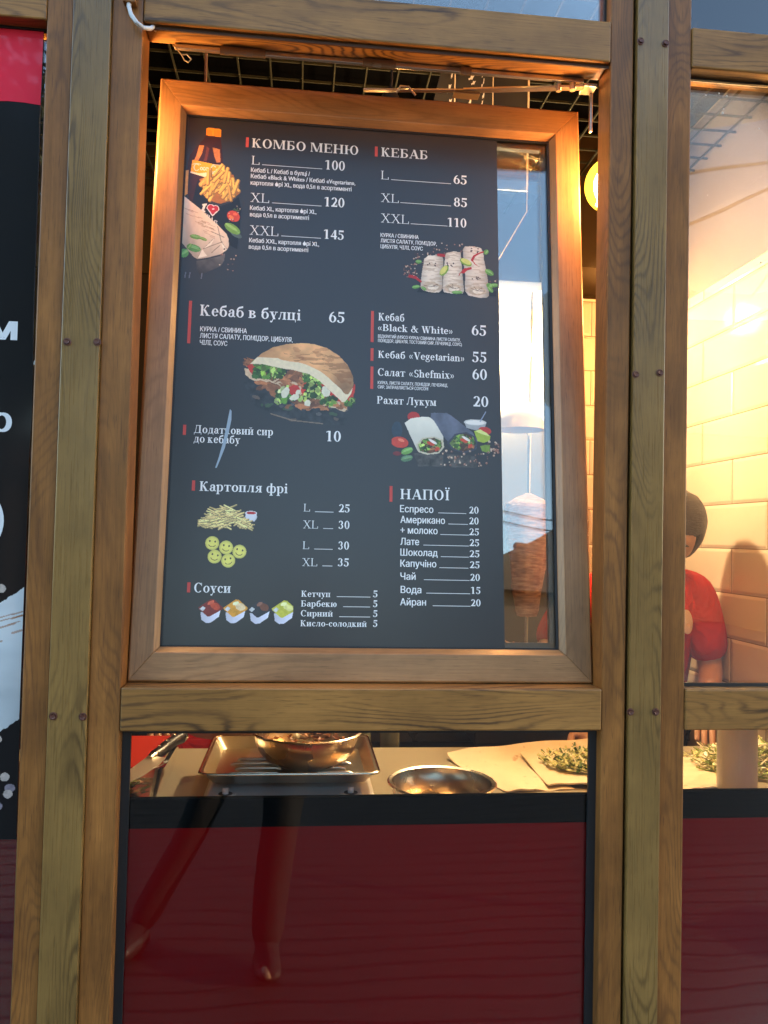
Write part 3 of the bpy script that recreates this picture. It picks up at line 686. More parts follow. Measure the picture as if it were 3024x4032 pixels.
RULES= [(-0.0921, 0.9747, 0.1152), (-0.0709, 0.8978, 0.0945), (-0.0515, 0.832, 0.0755), (0.158, 0.9625, 0.1185), (0.1763, 0.9158, 0.1002), (0.197, 0.8734, 0.0725), (0.0249, 0.3037, 0.0338), (0.0406, 0.2734, 0.0179), (0.0252, 0.2356, 0.0333), (0.0405, 0.2054, 0.0181), (0.0676, 0.1506, 0.0608), (0.0794, 0.1328, 0.0487), (0.0727, 0.1149, 0.0557), (0.2521, 0.3075, 0.0527), (0.2711, 0.2873, 0.0369), (0.2562, 0.2674, 0.0534), (0.2246, 0.2471, 0.0849), (0.2571, 0.2265, 0.0521), (0.2544, 0.2062, 0.0541), (0.2257, 0.1837, 0.0849), (0.2303, 0.1594, 0.0813), (0.2422, 0.1367, 0.0701)]
BARS= [(-0.1218, 1.0086, 0.0206), (0.1279, 1.0089, 0.0209), (-0.2144, 0.6108, 0.0823), (-0.2143, 0.438, 0.0188), (0.1249, 0.6301, 0.0618), (0.1251, 0.5934, 0.0248), (0.1254, 0.5388, 0.0436), (-0.1938, 0.3361, 0.0188), (-0.194, 0.154, 0.0179), (0.1638, 0.3257, 0.0296)]
for (t, s, u, v, wd, hg) in TEXT:
    V_, F_ = sans(t, u, v, wd, hg, .0004, .022 if hg < .01 else .018) if s == 'S' else serif(t, u, v, wd, hg, s, .0004)
    nm = 'price' if t.isdigit() else ('size_letter' if s == 'R' else ('description' if s == 'S' and hg < .01 else ('heading' if hg > .0165 else 'dish_name')))
    rawmesh(nm, V_, F_, INK, menu)
for (u, v, wd) in RULES: rawmesh('leader_line', [(u, -.0004, v-.0005), (u+wd, -.0004, v-.0005), (u+wd, -.0004, v+.0005), (u, -.0004, v+.0005)], [(0,1,2,3)], INK, menu)
for (u, v, hg) in BARS:
    rawmesh('accent_bar', [(u-.0028, -.0004, v), (u+.0028, -.0004, v), (u+.0028, -.0004, v+hg), (u-.0028, -.0004, v+hg)], [(0,1,2,3)], INKR, menu)
sw = [(-.1346,.4893),(-.1315,.4858),(-.1312,.4691),(-.1352,.4452),(-.1409,.4166),(-.1491,.3928),(-.1540,.3791),(-.1569,.379),(-.1515,.3974),(-.1450,.4259),(-.1402,.4521),(-.1368,.476)]
rawmesh('scratch', [(a, -.0007, b) for a, b in sw], [tuple(range(12))], plain('pale tear', (.35,.45,.55), .35), menu)
# ================================================================== PRINTED FOOD PICTURES
PRINT = printmat('colour print'); PRINT.node_tree.nodes['Principled BSDF'].inputs['Coat Roughness'].default_value = .28
rnd = random.Random(3)
def leaf(p, cx, cy_, L, W, rot, c=(96,150,60)):
    m = p.ell(cx, cy_, L, W, rot); p.fill(m, c, .25)
    r = math.radians(rot); d = (math.cos(r)*L*.9, math.sin(r)*L*.9)
    p.fill(m & p.ell(cx-math.sin(r)*-W*.4, cy_+math.cos(r)*W*.4, L*.8, W*.35, rot), tuple(min(255, k+45) for k in c), .2, op=.7)
    p.fill(p.seg((cx-d[0], cy_-d[1]), (cx+d[0], cy_+d[1]), p.c*1.1), (150,190,110))
def peppers(p, box, n, r=(.0009, .0018)):
    for _ in range(n):
        x, y = rnd.uniform(box[0], box[2]), rnd.uniform(box[1], box[3]); q = rnd.uniform(*r)
        c = rnd.choice([(150,100,80), (110,75,62), (175,140,115), (95,60,50), (200,175,150)])
        p.fill(p.ell(x, y, q, q), c, .2); p.fill(p.ell(x-q*.3, y+q*.3, q*.35, q*.35), tuple(min(255, k+60) for k in c))
def fry(p, x, y, L, rot, wd, base=(226,178,92)):
    r = math.radians(rot); a = (x-math.cos(r)*L/2, y-math.sin(r)*L/2); b = (x+math.cos(r)*L/2, y+math.sin(r)*L/2)
    k = rnd.uniform(.82, 1.12); c = tuple(min(255, v*k) for v in base)
    p.fill(p.seg(a, b, wd), tuple(v*.62 for v in c)); o = wd*.16
    p.fill(p.seg((a[0]-o, a[1]+o), (b[0]-o, b[1]+o), wd*.74), c, .12)
    p.fill(p.seg((a[0]-o, a[1]+o*1.8), (b[0]-o, b[1]+o*1.8), wd*.26), tuple(min(255, v*1.14) for v in c))
def lettuce(p, x0, y0, x1, y1, n, big=.008, yl=(150,190,70)):
    for _ in range(n):
        x, y = rnd.uniform(x0, x1), rnd.uniform(y0, y1); k = rnd.uniform(.55, 1.15); q = big*rnd.uniform(.4, 1)
        c = rnd.choice([(92,140,48), yl, (70,115,42), (185,215,110), (60,95,35)])
        p.fill(p.ell(x, y, q, q*rnd.uniform(.4, .9), rnd.uniform(0, 180), wob=.006, wf=260), tuple(min(255, v*k) for v in c), .35)
def meatbits(p, x0, y0, x1, y1, n, L=.016):
    for _ in range(n):
        x, y = rnd.uniform(x0, x1), rnd.uniform(y0, y1); k = rnd.uniform(.6, 1.2); q = L*rnd.uniform(.4, 1)
        p.fill(p.ell(x, y, q, q*rnd.uniform(.2, .45), rnd.uniform(-60, 60), wob=.005, wf=200), tuple(min(255, v*k) for v in (168,108,66)), .35)
# --- combo picture: bottle, fries box and wrapped kebab
p = Pic(-.2368, .733, -.118, 1.046, .0008, 3)
nz = p.noise(60)
p.fill(p.inpoly([(-.228,.985),(-.2185,1.0),(-.2035,1.02),(-.2015,1.028),(-.174,1.026),(-.172,1.018),(-.169,1.0),(-.166,.968),(-.168,.90),(-.225,.885),(-.2335,.93),(-.232,.967)]), (58,22,8), .5, nz=nz)
p.fill(p.inpoly([(-.212,1.006),(-.2165,.985),(-.221,.972),(-.213,.973),(-.206,.99),(-.203,1.006)]), (214,140,70), .3)
p.fill(p.inpoly([(-.187,1.003),(-.183,.985),(-.178,.972),(-.171,.974),(-.173,1.0)]), (196,122,60), .3)
p.fill(p.inpoly([(-.198,1.004),(-.200,.985),(-.203,.974),(-.197,.974),(-.193,1.0)]), (110,50,22), .3)
p.fill(p.inpoly([(-.1998,1.0415),(-.196,1.0435),(-.176,1.0425),(-.1718,1.0405),(-.1716,1.0255),(-.1998,1.0272)]), (255,150,40), .12)
for i in range(12): p.fill(p.seg((-.198+i*.0023, 1.028), (-.198+i*.0023, 1.040), .0006), (200,105,20))
p.fill(p.inpoly([(-.2235,.975),(-.20,.9715),(-.1665,.966),(-.1670,.942),(-.198,.943),(-.2262,.949)]), (240,178,30), .12)
lab = p.inpoly([(-.2262,.951),(-.210,.948),(-.19,.952),(-.1668,.950),(-.1670,.942),(-.198,.941),(-.2262,.948)]); p.fill(lab, (250,235,200), .05)
def script(pts, wd=.0013, c=(250,240,220)):
    for a, b in zip(pts, pts[1:]): p.fill(p.seg(a, b, wd), c)
def arc_(cx, cy_, rx, ry, a0, a1, n=9): return [(cx+rx*math.cos(math.radians(a0+(a1-a0)*i/n)), cy_+ry*math.sin(math.radians(a0+(a1-a0)*i/n))) for i in range(n+1)]
script(arc_(-.2150,.9600,.0050,.0068,40,320)); script(arc_(-.2150,.9655,.0075,.0022,20,180), .001)
for i in range(3):
    cx = -.2060+i*.0052; script(arc_(cx, .9580, .0021, .0029, (0, 40, 0)[i], (360, 320, 360)[i]))
script([(-.1932,.9605),(-.1932,.9555)]); script([(-.1905,.958),(-.1885,.958)])
script(arc_(-.1835,.9590,.0048,.0065,40,320)); script(arc_(-.1765,.9565,.0020,.0028,0,360)); script([(-.1735,.9540),(-.1728,.9650)]); script(arc_(-.1702,.9560,.0018,.0026,0,360))
script(arc_(-.176,.966,.011,.002,20,170), .001)
# fries in the dark box
p.fill(p.inpoly([(-.2115,.938),(-.200,.905),(-.182,.886),(-.168,.884),(-.150,.892),(-.134,.905),(-.128,.880),(-.133,.800),(-.205,.835),(-.222,.875)]), (16,14,17))
p.fill(p.inpoly([(-.209,.936),(-.197,.906),(-.182,.892),(-.168,.889),(-.150,.896),(-.131,.914),(-.146,.950),(-.17,.95),(-.19,.945)]), (176,112,44), .3)
for i in range(58):
    x = rnd.uniform(-.200, -.138); t = (x+.200)/.062; y = rnd.uniform(.898+.020*abs(t-.5)*2, .935+.026*math.sin(min(1, t*1.15)*math.pi))
    fry(p, x, y, rnd.uniform(.018, .032), rnd.uniform(35, 100) if t < .7 else rnd.uniform(60, 140), rnd.uniform(.0050, .0072), (240,184,84))
# I (heart) KEBAB on the box
def put(txt, u, v, wd, hg, rot, col, style='B'):
    V_, F_ = serif(txt, u, v, wd, hg, style); r = math.radians(rot)
    for f in F_:
        pts = [(V_[i][0]-u, V_[i][2]-v) for i in f]; p.fill(p.inpoly([(u+a*math.cos(r)-b*math.sin(r), v+a*math.sin(r)+b*math.cos(r)) for a, b in pts]), col)
p.fill(p.inpoly([(-.2015,.886),(-.193,.888),(-.1925,.8845),(-.195,.8835),(-.1975,.874),(-.195,.8725),(-.1955,.8695),(-.2045,.8712),(-.204,.8745),(-.2015,.8755),(-.1995,.8835),(-.2018,.8835)]), (235,225,215))
for s_, c_ in ((1.25, (240,225,220)), (1.0, (196,36,44))):
    p.fill(p.ell(-.1855, .8800, .0056*s_, .0056*s_)|p.ell(-.1765, .8785, .0056*s_, .0056*s_)|p.inpoly([(-.1812-.0100*s_, .8792), (-.1812+.0102*s_, .8770), (-.1815, .8790-.0135*s_)]), c_)
p.fill(p.ell(-.1808, .8775, .0022, .0015, 20), (250,215,210))
for i, (c_, dx) in enumerate(zip('КЕBАB', (0, .0078, .0150, .0222, .0296))):
    for o, cc in ((.0, (235,225,220)),): put(c_, -.2090+dx, .8640-.0022*i-.0010*i*i*.5, .0068, .0086, -22+3*i, cc)
# wrapped kebab
m = p.inpoly([(-.2368,.9),(-.2345,.899),(-.222,.889),(-.206,.877),(-.188,.861),(-.170,.845),(-.154,.829),(-.1500,.820),(-.1485,.806),(-.152,.797),(-.163,.788),(-.186,.780),(-.205,.7755),(-.212,.779),(-.222,.79),(-.2368,.808)])
sh = .72+.5*np.clip((p.V-(.775-(p.U+.2)*1.0))/.09, 0, 1)
p.fill(m, (222,200,176), .18, f=sh, nz=p.noise(90, 40))
for i in range(26):
    x = -.236+rnd.uniform(0, .06); y = .893-(x+.236)*.85-rnd.uniform(.003, .03); L = rnd.uniform(.006, .014)
    if True: p.fill(p.seg((x, y), (x+L, y-L*.35), .0012) & m, (170,124,84), .2, op=.6)
for a, b in (((-.171,.843),(-.163,.812)), ((-.163,.812),(-.195,.797)), ((-.195,.797),(-.176,.819)), ((-.163,.812),(-.152,.798)), ((-.205,.777),(-.198,.796)), ((-.158,.822),(-.182,.832)), ((-.18,.79),(-.165,.806))):
    p.fill(p.seg(a, b, .0016) & m, (140,118,98), .2, op=.8)
for q in ([(-.195,.797),(-.176,.819),(-.182,.805)], [(-.163,.812),(-.152,.798),(-.158,.793)], [(-.205,.777),(-.198,.796),(-.188,.783)]): p.fill(p.inpoly(q) & m, (250,236,214), .1)
m = p.inpoly([(-.2075,.772),(-.19,.776),(-.165,.784),(-.155,.790),(-.156,.776),(-.162,.764),(-.185,.752),(-.200,.744),(-.206,.756)]); p.fill(m, (118,108,100), .6, nz=p.noise(70), f=np.clip((p.V-.738)/.05, .15, 1))
leaf(p, -.211, .8195, .0105, .0045, -8); leaf(p, -.197, .8165, .008, .003, -20, (110,150,60)); leaf(p, -.2135, .797, .0135, .0072, -14, (86,150,72)); leaf(p, -.231, .786, .009, .0085, 40, (92,160,80)); leaf(p, -.222,.8, .006,.004, 60)
p.fill(p.ell(-.1425, .8655, .0125, .0105, -35), (214,70,34), .15); p.fill(p.ell(-.1465, .8635, .0030, .0055, 60), (236,130,60), .1); p.fill(p.ell(-.1395, .8700, .004, .0028), (240,110,60))
for r_ in (20, 75, 130, 160): p.fill(p.seg((-.137,.877), (-.137+.007*math.cos(math.radians(r_)), .877+.006*math.sin(math.radians(r_))), .0011), (90,110,40))
leaf(p, -.1435, .8405, .0165, .0082, -32, (120,168,64)); p.fill(p.ell(-.136, .829, .012, .005, -28) & ~p.ell(-.1435, .8405, .0165, .0082, -32), (84,100,92), .2)
peppers(p, (-.165,.775,-.125,.815), 8); peppers(p, (-.152,.836,-.128,.905), 9); peppers(p, (-.17,.755,-.132,.775), 6)
for x in (-.196, -.218, -.226): p.fill(p.seg((x, .748), (x-.001, .738), .0022), (120,118,128), .2, op=.8); p.a[p.V < .735] = 0
p.fill(p.inpoly([(-.2368,.952),(-.230,.953),(-.2295,.905),(-.2368,.899)]), (222,160,84), .2)
p.build('combo_picture', PRINT, menu)
# --- three wrapped kebabs
p = Pic(.182, .725, .3690, .846, .0008, 5)
p.fill(p.inpoly([(.21,.735),(.365,.735),(.366,.745),(.3,.752),(.22,.75)]), (22,22,26), .3, op=1)
peppers(p, (.184,.763,.212,.792), 46); peppers(p, (.20,.79,.235,.815), 22); peppers(p, (.235,.81,.30,.838), 26); peppers(p, (.34,.745,.368,.77), 14)
def wrap3(pts, cx0, cx1, base=(216,204,186)):
    m = p.inpoly(pts, .0012, 120); t = (p.U-cx0)/(cx1-cx0); sh = .60+.62*np.clip(1-(2*t-.9)**2, 0, 1)
    p.fill(m, base, .14, f=sh, nz=p.noise(60, 200)); st = p.noise(70, 420, 2) > .57; p.fill(m & st, (176,150,122), .2, op=.55); return m
wrap3([(.224,.803),(.232,.8105),(.246,.8115),(.2585,.811),(.2615,.804),(.2605,.775),(.2585,.742),(.2525,.736),(.238,.7355),(.2215,.739),(.2165,.745),(.2185,.77)], .216, .262)
wrap3([(.2645,.811),(.268,.8185),(.2825,.822),(.2955,.8205),(.296,.81),(.299,.775),(.302,.742),(.298,.736),(.28,.7352),(.263,.7375),(.2595,.745),(.262,.775)], .259, .303)
wrap3([(.300,.828),(.304,.834),(.322,.8345),(.336,.832),(.340,.822),(.343,.80),(.349,.77),(.351,.735),(.346,.7305),(.33,.7300),(.311,.733),(.304,.742),(.304,.775),(.301,.80)], .300, .351, (206,194,178))
for cx, cy_, w_ in ((.2385,.7475,.018), (.2805,.746,.017), (.3275,.744,.019)):
    m = p.ell(cx, cy_, w_, .0095, wob=.004); p.fill(m, (196,176,150), .3); p.fill(p.ell(cx+.002, cy_-.001, w_*.6, .005, 8, wob=.004), (232,220,200), .2)
    for k in range(4):
        a = rnd.uniform(0, 3.1); p.fill(p.seg((cx, cy_), (cx+w_*.8*math.cos(a), cy_+.008*math.sin(a)), .0011), (120,96,76))
for cx, cy_ in ((.238,.7945), (.276,.795), (.322,.8275), (.326,.770)):
    for k in range(7): p.fill(p.ell(cx+rnd.uniform(-.008, .008), cy_+rnd.uniform(-.005, .003), .0015, .0013), (70,44,40), .2)
def wedge(cx, cy_, rot):
    p.fill(p.ell(cx, cy_, .0125, .0065, rot), (120,160,50), .1); r = math.radians(rot); p.fill(p.ell(cx-math.sin(r)*-.0012*-1, cy_+math.cos(r)*.0016, .0108, .0048, rot), (214,214,110), .15)
wedge(.263,.7815, 55); wedge(.3055,.8010,-25)
def chili(pts, w0=.0045):
    for i, (a, b) in enumerate(zip(pts, pts[1:])): p.fill(p.seg(a, b, w0*(1-.7*i/len(pts))), (178,30,26), .2)
chili([(.318,.806),(.322,.8145),(.330,.820),(.340,.8245)]); chili([(.318,.806),(.324,.798),(.328,.796)], .002); chili([(.300,.781),(.305,.786),(.315,.789)], .0065); chili([(.300,.781),(.294,.778),(.292,.773)], .002); chili([(.196,.766),(.207,.764),(.217,.7565)], .006); chili([(.262,.812),(.252,.8125)], .006)
for q in ((.213,.7965,.006,.004,0), (.208,.745,.008,.0035,10), (.2235,.7425,.006,.003,-35), (.2885,.7385,.011,.0035,3), (.346,.8245,.0055,.0045,60), (.352,.783,.0095,.0055,-30), (.361,.757,.009,.004,5), (.3525,.7555,.005,.007,70), (.354,.748,.007,.004,-50)): leaf(p, *q)
p.build('wraps_picture', PRINT, menu)
# --- kebab in a bun
p = Pic(-.120, .460, .097, .626, .0008, 8)
refl = p.inpoly([(-.112,.541),(-.10,.522),(-.095,.50),(-.06,.485),(-.02,.470),(.04,.466),(.075,.468),(.085,.49),(.088,.502),(.04,.5),(-.02,.505),(-.06,.525),(-.10,.548)], .004)
p.fill(refl, (46,48,50), .8, nz=p.noise(120), f=.5+.9*p.noise(90))
for _ in range(26):
    x, y = rnd.uniform(-.1, .08), rnd.uniform(.468, .52); p.fill(refl & p.ell(x, y, rnd.uniform(.003, .009), .003, rnd.uniform(-40, 40), wob=.004), rnd.choice([(120,100,84), (70,96,56), (90,84,80), (110,104,100)]), .3, op=.6)
p.fill(p.seg((-.06,.4835), (-.02,.4725), .0025) | p.seg((-.02,.4725), (.035,.4685), .0022), (130,110,90), .3)
m = p.inpoly([(-.111,.568),(-.109,.556),(-.10,.548),(-.075,.540),(-.04,.530),(-.02,.517),(.02,.505),(.06,.498),(.075,.492),(.080,.498),(.080,.512),(.03,.53),(-.04,.555)], .002); p.fill(m, (214,186,150), .25)
meatbits(p, -.112, .572, -.095, .588, 16, .009)
p.fill(p.inpoly([(-.106,.572),(-.100,.560),(-.088,.552),(-.086,.566),(-.097,.58)], .002), (190,52,36), .2)
meatbits(p, -.085,.525,.07,.565, 55); meatbits(p, -.03,.497,.075,.52, 45, .013)
p.fill(p.ell(.012, .538, .021, .0125, 35, wob=.004), (206,50,32), .2); p.fill(p.ell(.018, .541, .009, .005, 40), (232,92,66), .2); p.fill(p.ell(-.020, .530, .012, .009, 20, wob=.004), (196,50,34), .2)
p.fill(p.inpoly([(.035,.546),(.06,.53),(.074,.512),(.062,.512),(.045,.526),(.030,.542)], .002), (200,46,32), .2)
p.fill(p.inpoly([(.084,.528),(.094,.549),(.0935,.532),(.089,.515),(.076,.512)], .002), (206,54,36), .15)
lettuce(p, -.095,.553,-.035,.582, 75, .0085); lettuce(p, -.015,.550,.035,.570, 40, .008, (190,212,96)); lettuce(p, .000,.520,.030,.556, 55, .0085, (198,220,110)); lettuce(p, -.05,.505,-.030,.535, 22, .008, (206,216,150)); lettuce(p, .03,.505,.06,.52, 20, .007); lettuce(p, .074,.504,.092,.516, 14, .006, (196,212,84)); lettuce(p, -.03,.512,.005,.52, 16, .006, (190,206,96))
for q in ((-.035,.525,.011,.006,70), (-.018,.517,.009,.005,20), (-.012,.526,.006,.004,60), (.04,.53,.0075,.0105,10), (.006,.506,.006,.006,0)): p.fill(p.ell(*q, wob=.004), (226,222,196), .12)
meatbits(p, -.03,.540,-.005,.575, 26, .013)
bun = [(-.101,.577),(-.092,.587),(-.080,.598),(-.060,.611),(-.035,.6185),(-.01,.6215),(.015,.621),(.04,.614),(.062,.601),(.080,.583),(.0895,.562),(.091,.545),(.087,.528),(.0755,.5115),(.070,.511),(.062,.519),(.045,.534),(.028,.550),(.008,.562),(-.018,.568),(-.045,.571),(-.075,.577)]
m = p.inpoly(bun, .0015, 120)
top = p.noise(36, 50, 4); f = .66+.75*np.clip(1-((p.U+.0)/.105)**2-((p.V-.60)/.07)**2*.6, 0, 1)
p.fill(m, (196,146,96), .5, nz=top, f=f)
p.fill(m & p.inpoly([(-.04,.6),(.0,.6),(.04,.606),(.08,.585),(.092,.555),(.08,.545),(.04,.57),(-.01,.587)], .03, 40) & (p.noise(40, 300) > .47), (140,88,46), .3, op=.55)
p.fill(m & ~p.inpoly([(x+.006, y+.016) for x, y in bun], .004, 60) & p.inpoly([(x, y-.0) for x, y in bun]) & (p.V < .5785-np.clip(p.U+.02, 0, 1)*.45+.012) , (238,222,186), .12)
for k in range(5): p.fill(m & p.ell(rnd.uniform(-.02, .06), rnd.uniform(.585, .612), rnd.uniform(.006, .016), .004, rnd.uniform(-30, 10), wob=.01), (150,82,42), .2, op=.35)
p.build('bun_kebab_picture', PRINT, menu)
# --- two cut wraps, one white and one black
p = Pic(.164, .393, .3705, .505, .0008, 11)
p.fill(p.ell(.262,.437,.095,.045), (16,16,19), 0, op=1); p.a[p.ell(.262,.437,.095,.045)] = 0
def cutwrap(body, col, dk, mouth, var=.2):
    m = p.inpoly(body, .001); p.fill(m, col, var, nz=p.noise(50, 50, 4), f=.75+.4*np.clip((p.V-.42)/.07, 0, 1)); q = p.inpoly(mouth, .001); p.fill(q, dk, .2)
    cx = sum(a for a, b in mouth)/len(mouth); cy_ = sum(b for a, b in mouth)/len(mouth)
    inner = p.inpoly([(cx+(a-cx)*.86, cy_+(b-cy_)*.84) for a, b in mouth], .002); old = p.rgb.copy(), p.a.copy()
    p.fill(inner, (70,50,30), .4); meatbits(p, cx-.02, cy_-.012, cx+.022, cy_+.012, 22, .008); lettuce(p, cx-.024, cy_-.010, cx-.004, cy_+.013, 34, .0055); lettuce(p, cx+.004, cy_-.002, cx+.022, cy_+.012, 16, .005)
    p.fill(p.ell(cx, cy_+.004, .008, .003, -20)|p.ell(cx+.012, cy_-.006, .005, .003, 40), (206,70,40), .2); p.fill(p.ell(cx+.004, cy_+.008, .009, .0025, -30), (240,232,222), .1)
    keep = inner | ~(p.inpoly([(cx+(a-cx)*1.3, cy_+(b-cy_)*1.3) for a, b in mouth])); 
    p.rgb = np.where(inner[..., None], p.rgb, old[0]); p.a = np.where(inner, p.a, old[1])
for dx, dy in ((.012, -.058), (.075, -.058)): p.fill(p.inpoly([(.205+dx-.012, .419), (.262+dx-.012, .417), (.262+dx-.012, .395), (.214+dx-.012, .394)]), (74,70,66), .9, nz=p.noise(150))
p.fill(p.ell(.205,.4885,.0115,.0095), (186,44,34), .15); p.fill(p.ell(.174,.462,.010,.016), (44,60,74), .2)
cutwrap([(.238-.0,.4965),(.247,.4975),(.268,.4985),(.276,.494),(.318,.462),(.327,.446),(.324,.430),(.305,.4245),(.282,.430),(.268,.445),(.238,.483)], (92,96,112), (58,60,72), [(.268,.440),(.283,.458),(.306,.463),(.322,.455),(.327,.442),(.322,.428),(.300,.4215),(.278,.428)], .7)
cutwrap([(.188,.476),(.200,.485),(.222,.489),(.236,.4885),(.244,.482),(.262,.452),(.262,.43),(.25,.419),(.228,.418),(.212,.424),(.2,.45)], (226,222,206), (206,196,168), [(.210,.435),(.222,.449),(.245,.452),(.261,.446),(.263,.432),(.254,.420),(.232,.4165),(.214,.421)], .10)
p.fill(p.inpoly([(.301,.483),(.344,.481),(.340,.470),(.322,.467),(.306,.471)]), (170,172,172), .15); p.fill(p.ell(.3225,.482,.0215,.0058), (214,214,208), .05); p.fill(p.ell(.3225,.4815,.018,.0040), (240,238,230))
p.fill(p.seg((.332,.484),(.343,.503),.0018), (150,160,185)); p.fill(p.ell(.341,.4665,.0125,.0075,-8), (196,52,38), .2)
p.fill(p.inpoly([(.320,.466),(.334,.461),(.352,.457),(.350,.447),(.338,.443),(.327,.446)]), (168,190,60), .15); p.fill(p.inpoly([(.322,.4655),(.334,.460),(.3505,.456),(.345,.462),(.332,.469)]), (226,232,140), .1)
p.fill(p.inpoly([(.332,.437),(.350,.440),(.351,.424),(.335,.427)], .003), (120,150,50), .2)
for q in ((.179,.4385,.0165,.0105,-6),): p.fill(p.ell(*q), (206,64,42), .15); p.fill(p.ell(.182,.4425,.006,.003,-20), (238,130,96), .1)
leaf(p, .193,.4225,.0115,.0062,22,(110,160,72)); leaf(p, .1925,.4085,.0115,.0060,14,(84,120,84)); p.fill(p.ell(.1745,.417,.008,.004), (120,38,40), .2)
peppers(p, (.345,.425,.369,.446), 22, (.0014, .0026)); peppers(p, (.255,.398,.36,.426), 48, (.001, .0024))
p.build('cut_wraps_picture', PRINT, menu)
# --- heap of fries with a dip
p = Pic(-.1835, .2655, -.078, .3145, .0008, 14)
p.fill(p.ell(-.0895,.2915,.0105,.009), (206,206,216), .05); p.fill(p.inpoly([(-.100,.2975),(-.0795,.2975),(-.083,.283),(-.097,.283)]), (224,222,230), .05); p.fill(p.ell(-.0898,.2985,.0105,.0036), (236,232,236)); p.fill(p.ell(-.0898,.2983,.0086,.0026), (190,44,48), .2)
for i in range(170):
    t = rnd.random(); x = -.178+t*.085; hh = .038*math.sin(math.pi*min(1, t*1.0))**.8+.004; y = .273+rnd.random()*hh*(1-.25*rnd.random()); fry(p, x, y-.002, rnd.uniform(.012, .024), rnd.uniform(-30, 30), rnd.uniform(.0024, .0034), (240,212,140))
p.build('fries_picture', PRINT, menu)
# --- smiling potato shapes
p = Pic(-.171, .1985, -.094, .2565, .0007, 15)
for cx, cy_, rt in ((-.1564,.2423,-5), (-.1318,.235,-8), (-.108,.228,-12), (-.1513,.2183,-12), (-.1271,.2115,12)):
    d = np.sqrt((p.U-cx)**2+(p.V-cy_)**2)/.0123; m = d < 1; p.fill(m, (232,224,112), .08, f=1.08-.35*d**4)
    r = math.radians(rt); c_, s_ = math.cos(r), math.sin(r)
    for ex in (-.0048, .0048): p.fill(p.ell(cx+ex*c_-.0033*s_, cy_+ex*s_+.0033*c_, .0015, .0019, rt), (74,64,34))
    q = [(cx+a*c_-b*s_, cy_+a*s_+b*c_) for a, b in [(.0062*math.cos(math.radians(t)), -.0018+.0046*math.sin(math.radians(t))) for t in range(200, 345, 20)]]
    for a, b in zip(q, q[1:]): p.fill(p.seg(a, b, .0013), (130,112,50))
p.build('potato_smiles_picture', PRINT, menu)
# --- four sauce tubs
p = Pic(-.177, .099, -.009, .145, .0007, 16)
for i, (lid, mid) in enumerate((((128,34,34), (196,70,40)), ((228,160,50), (250,220,170)), ((46,48,58), (120,70,52)), ((206,202,70), (240,236,150)))):
    x = -.1757+i*.0424+(.001 if i else 0); y = .0995+(0 if i < 2 else -.0005)
    p.fill(p.inpoly([(x+.004,y+.020),(x+.006,y+.007),(x+.014,y+.0015),(x+.022,y+.0022),(x+.036,y+.0125),(x+.039,y+.026)], .0006), (216,216,232), .06, f=.8+.5*np.clip((p.U-x)/.04, 0, 1))
    m = p.inpoly([(x,y+.0285),(x+.021,y+.0435),(x+.027,y+.0425),(x+.0430,y+.0285),(x+.0415,y+.0255),(x+.0195,y+.0125),(x+.0165,y+.0125),(x+.001,y+.0255)]); p.fill(m, lid, .25)
    p.fill(m & p.ell(x+.029, y+.031, .009, .006, -25, wob=.004), mid, .3); p.fill(m & p.ell(x+.021, y+.037, .006, .003, 30, wob=.003), tuple(min(255, k+30) for k in mid), .3)
    p.fill(m & p.inpoly([(x+.002,y+.026),(x+.0075,y+.031),(x+.0125,y+.0275),(x+.0075,y+.022)]), (214,214,214), .3)
p.build('sauce_tubs_picture', PRINT, menu)

# ================================================================== SIGN IN THE LEFT BAY
sign = empty('shop_sign', (0, .0275, 0), 'glossy black and red advertising print filling the left bay', 'sign')
# outline: right edge slightly curled; red field above a curve
sr = [(-.4560, .985), (-.4572, 1.2), (-.4575, 1.45), (-.4585, 1.62), (-.4560, 1.70), (-.4600, 1.85), (-.4615, 2.21), (-.4600, 2.37)]
SB = plain('glossy black print', (.008,.008,.009), .5, var=.15, coat=.55, spec=.1); SR = plain('glossy red print', (.80,.028,.06), .45, var=.05, coat=.5, spec=.1)
for mm in (SB,): mm.node_tree.nodes['Principled BSDF'].inputs['Coat Roughness'].default_value = .09
n = len(sr); V_ = [(-1.26, .0, b) for a, b in sr]+[(a, .0, b) for a, b in sr]+[(-1.26, .0016, b) for a, b in sr]+[(a, .0016, b) for a, b in sr]
F_ = [(i, n+i, n+i+1, i+1) for i in range(n-1)]+[(2*n+i, 2*n+i+1, 3*n+i+1, 3*n+i) for i in range(n-1)]+[(n+i, 3*n+i, 3*n+i+1, n+i+1) for i in range(n-1)]
rawmesh('printed_sheet', V_, F_, SB, sign)
cv = [(-.4612-.03*i, 2.2085+.0155*(1-((i-4)/4.)**2)*.55+(0 if i < 8 else 0)) for i in range(9)]
cv = [(-.4612-t*.7988, 2.2245+.003*math.sin(min(1, t*9)*math.pi)-.09*max(0, t-.12)**1.4) for t in [i/30 for i in range(31)]]
rawmesh('red_field', [(a, -.0006, b) for a, b in cv]+[(-1.26, -.0006, 2.356), (-.4604, -.0006, 2.356)], [tuple(range(33))], SR, sign)
WI = plain('white sign print', (.82,.82,.83), .5, var=.02, coat=1.0)
for t, u, v, wd, hg in (('м', -.530, 1.8185, .0430, .0300), ('о', -.5190, 1.6630, .0290, .0300)):
    V_, F_ = sans(t, u, v, wd, hg*1.33, .0008, .035); rawmesh('sign_letter', V_, F_, WI, sign)
V_, F_ = [], []
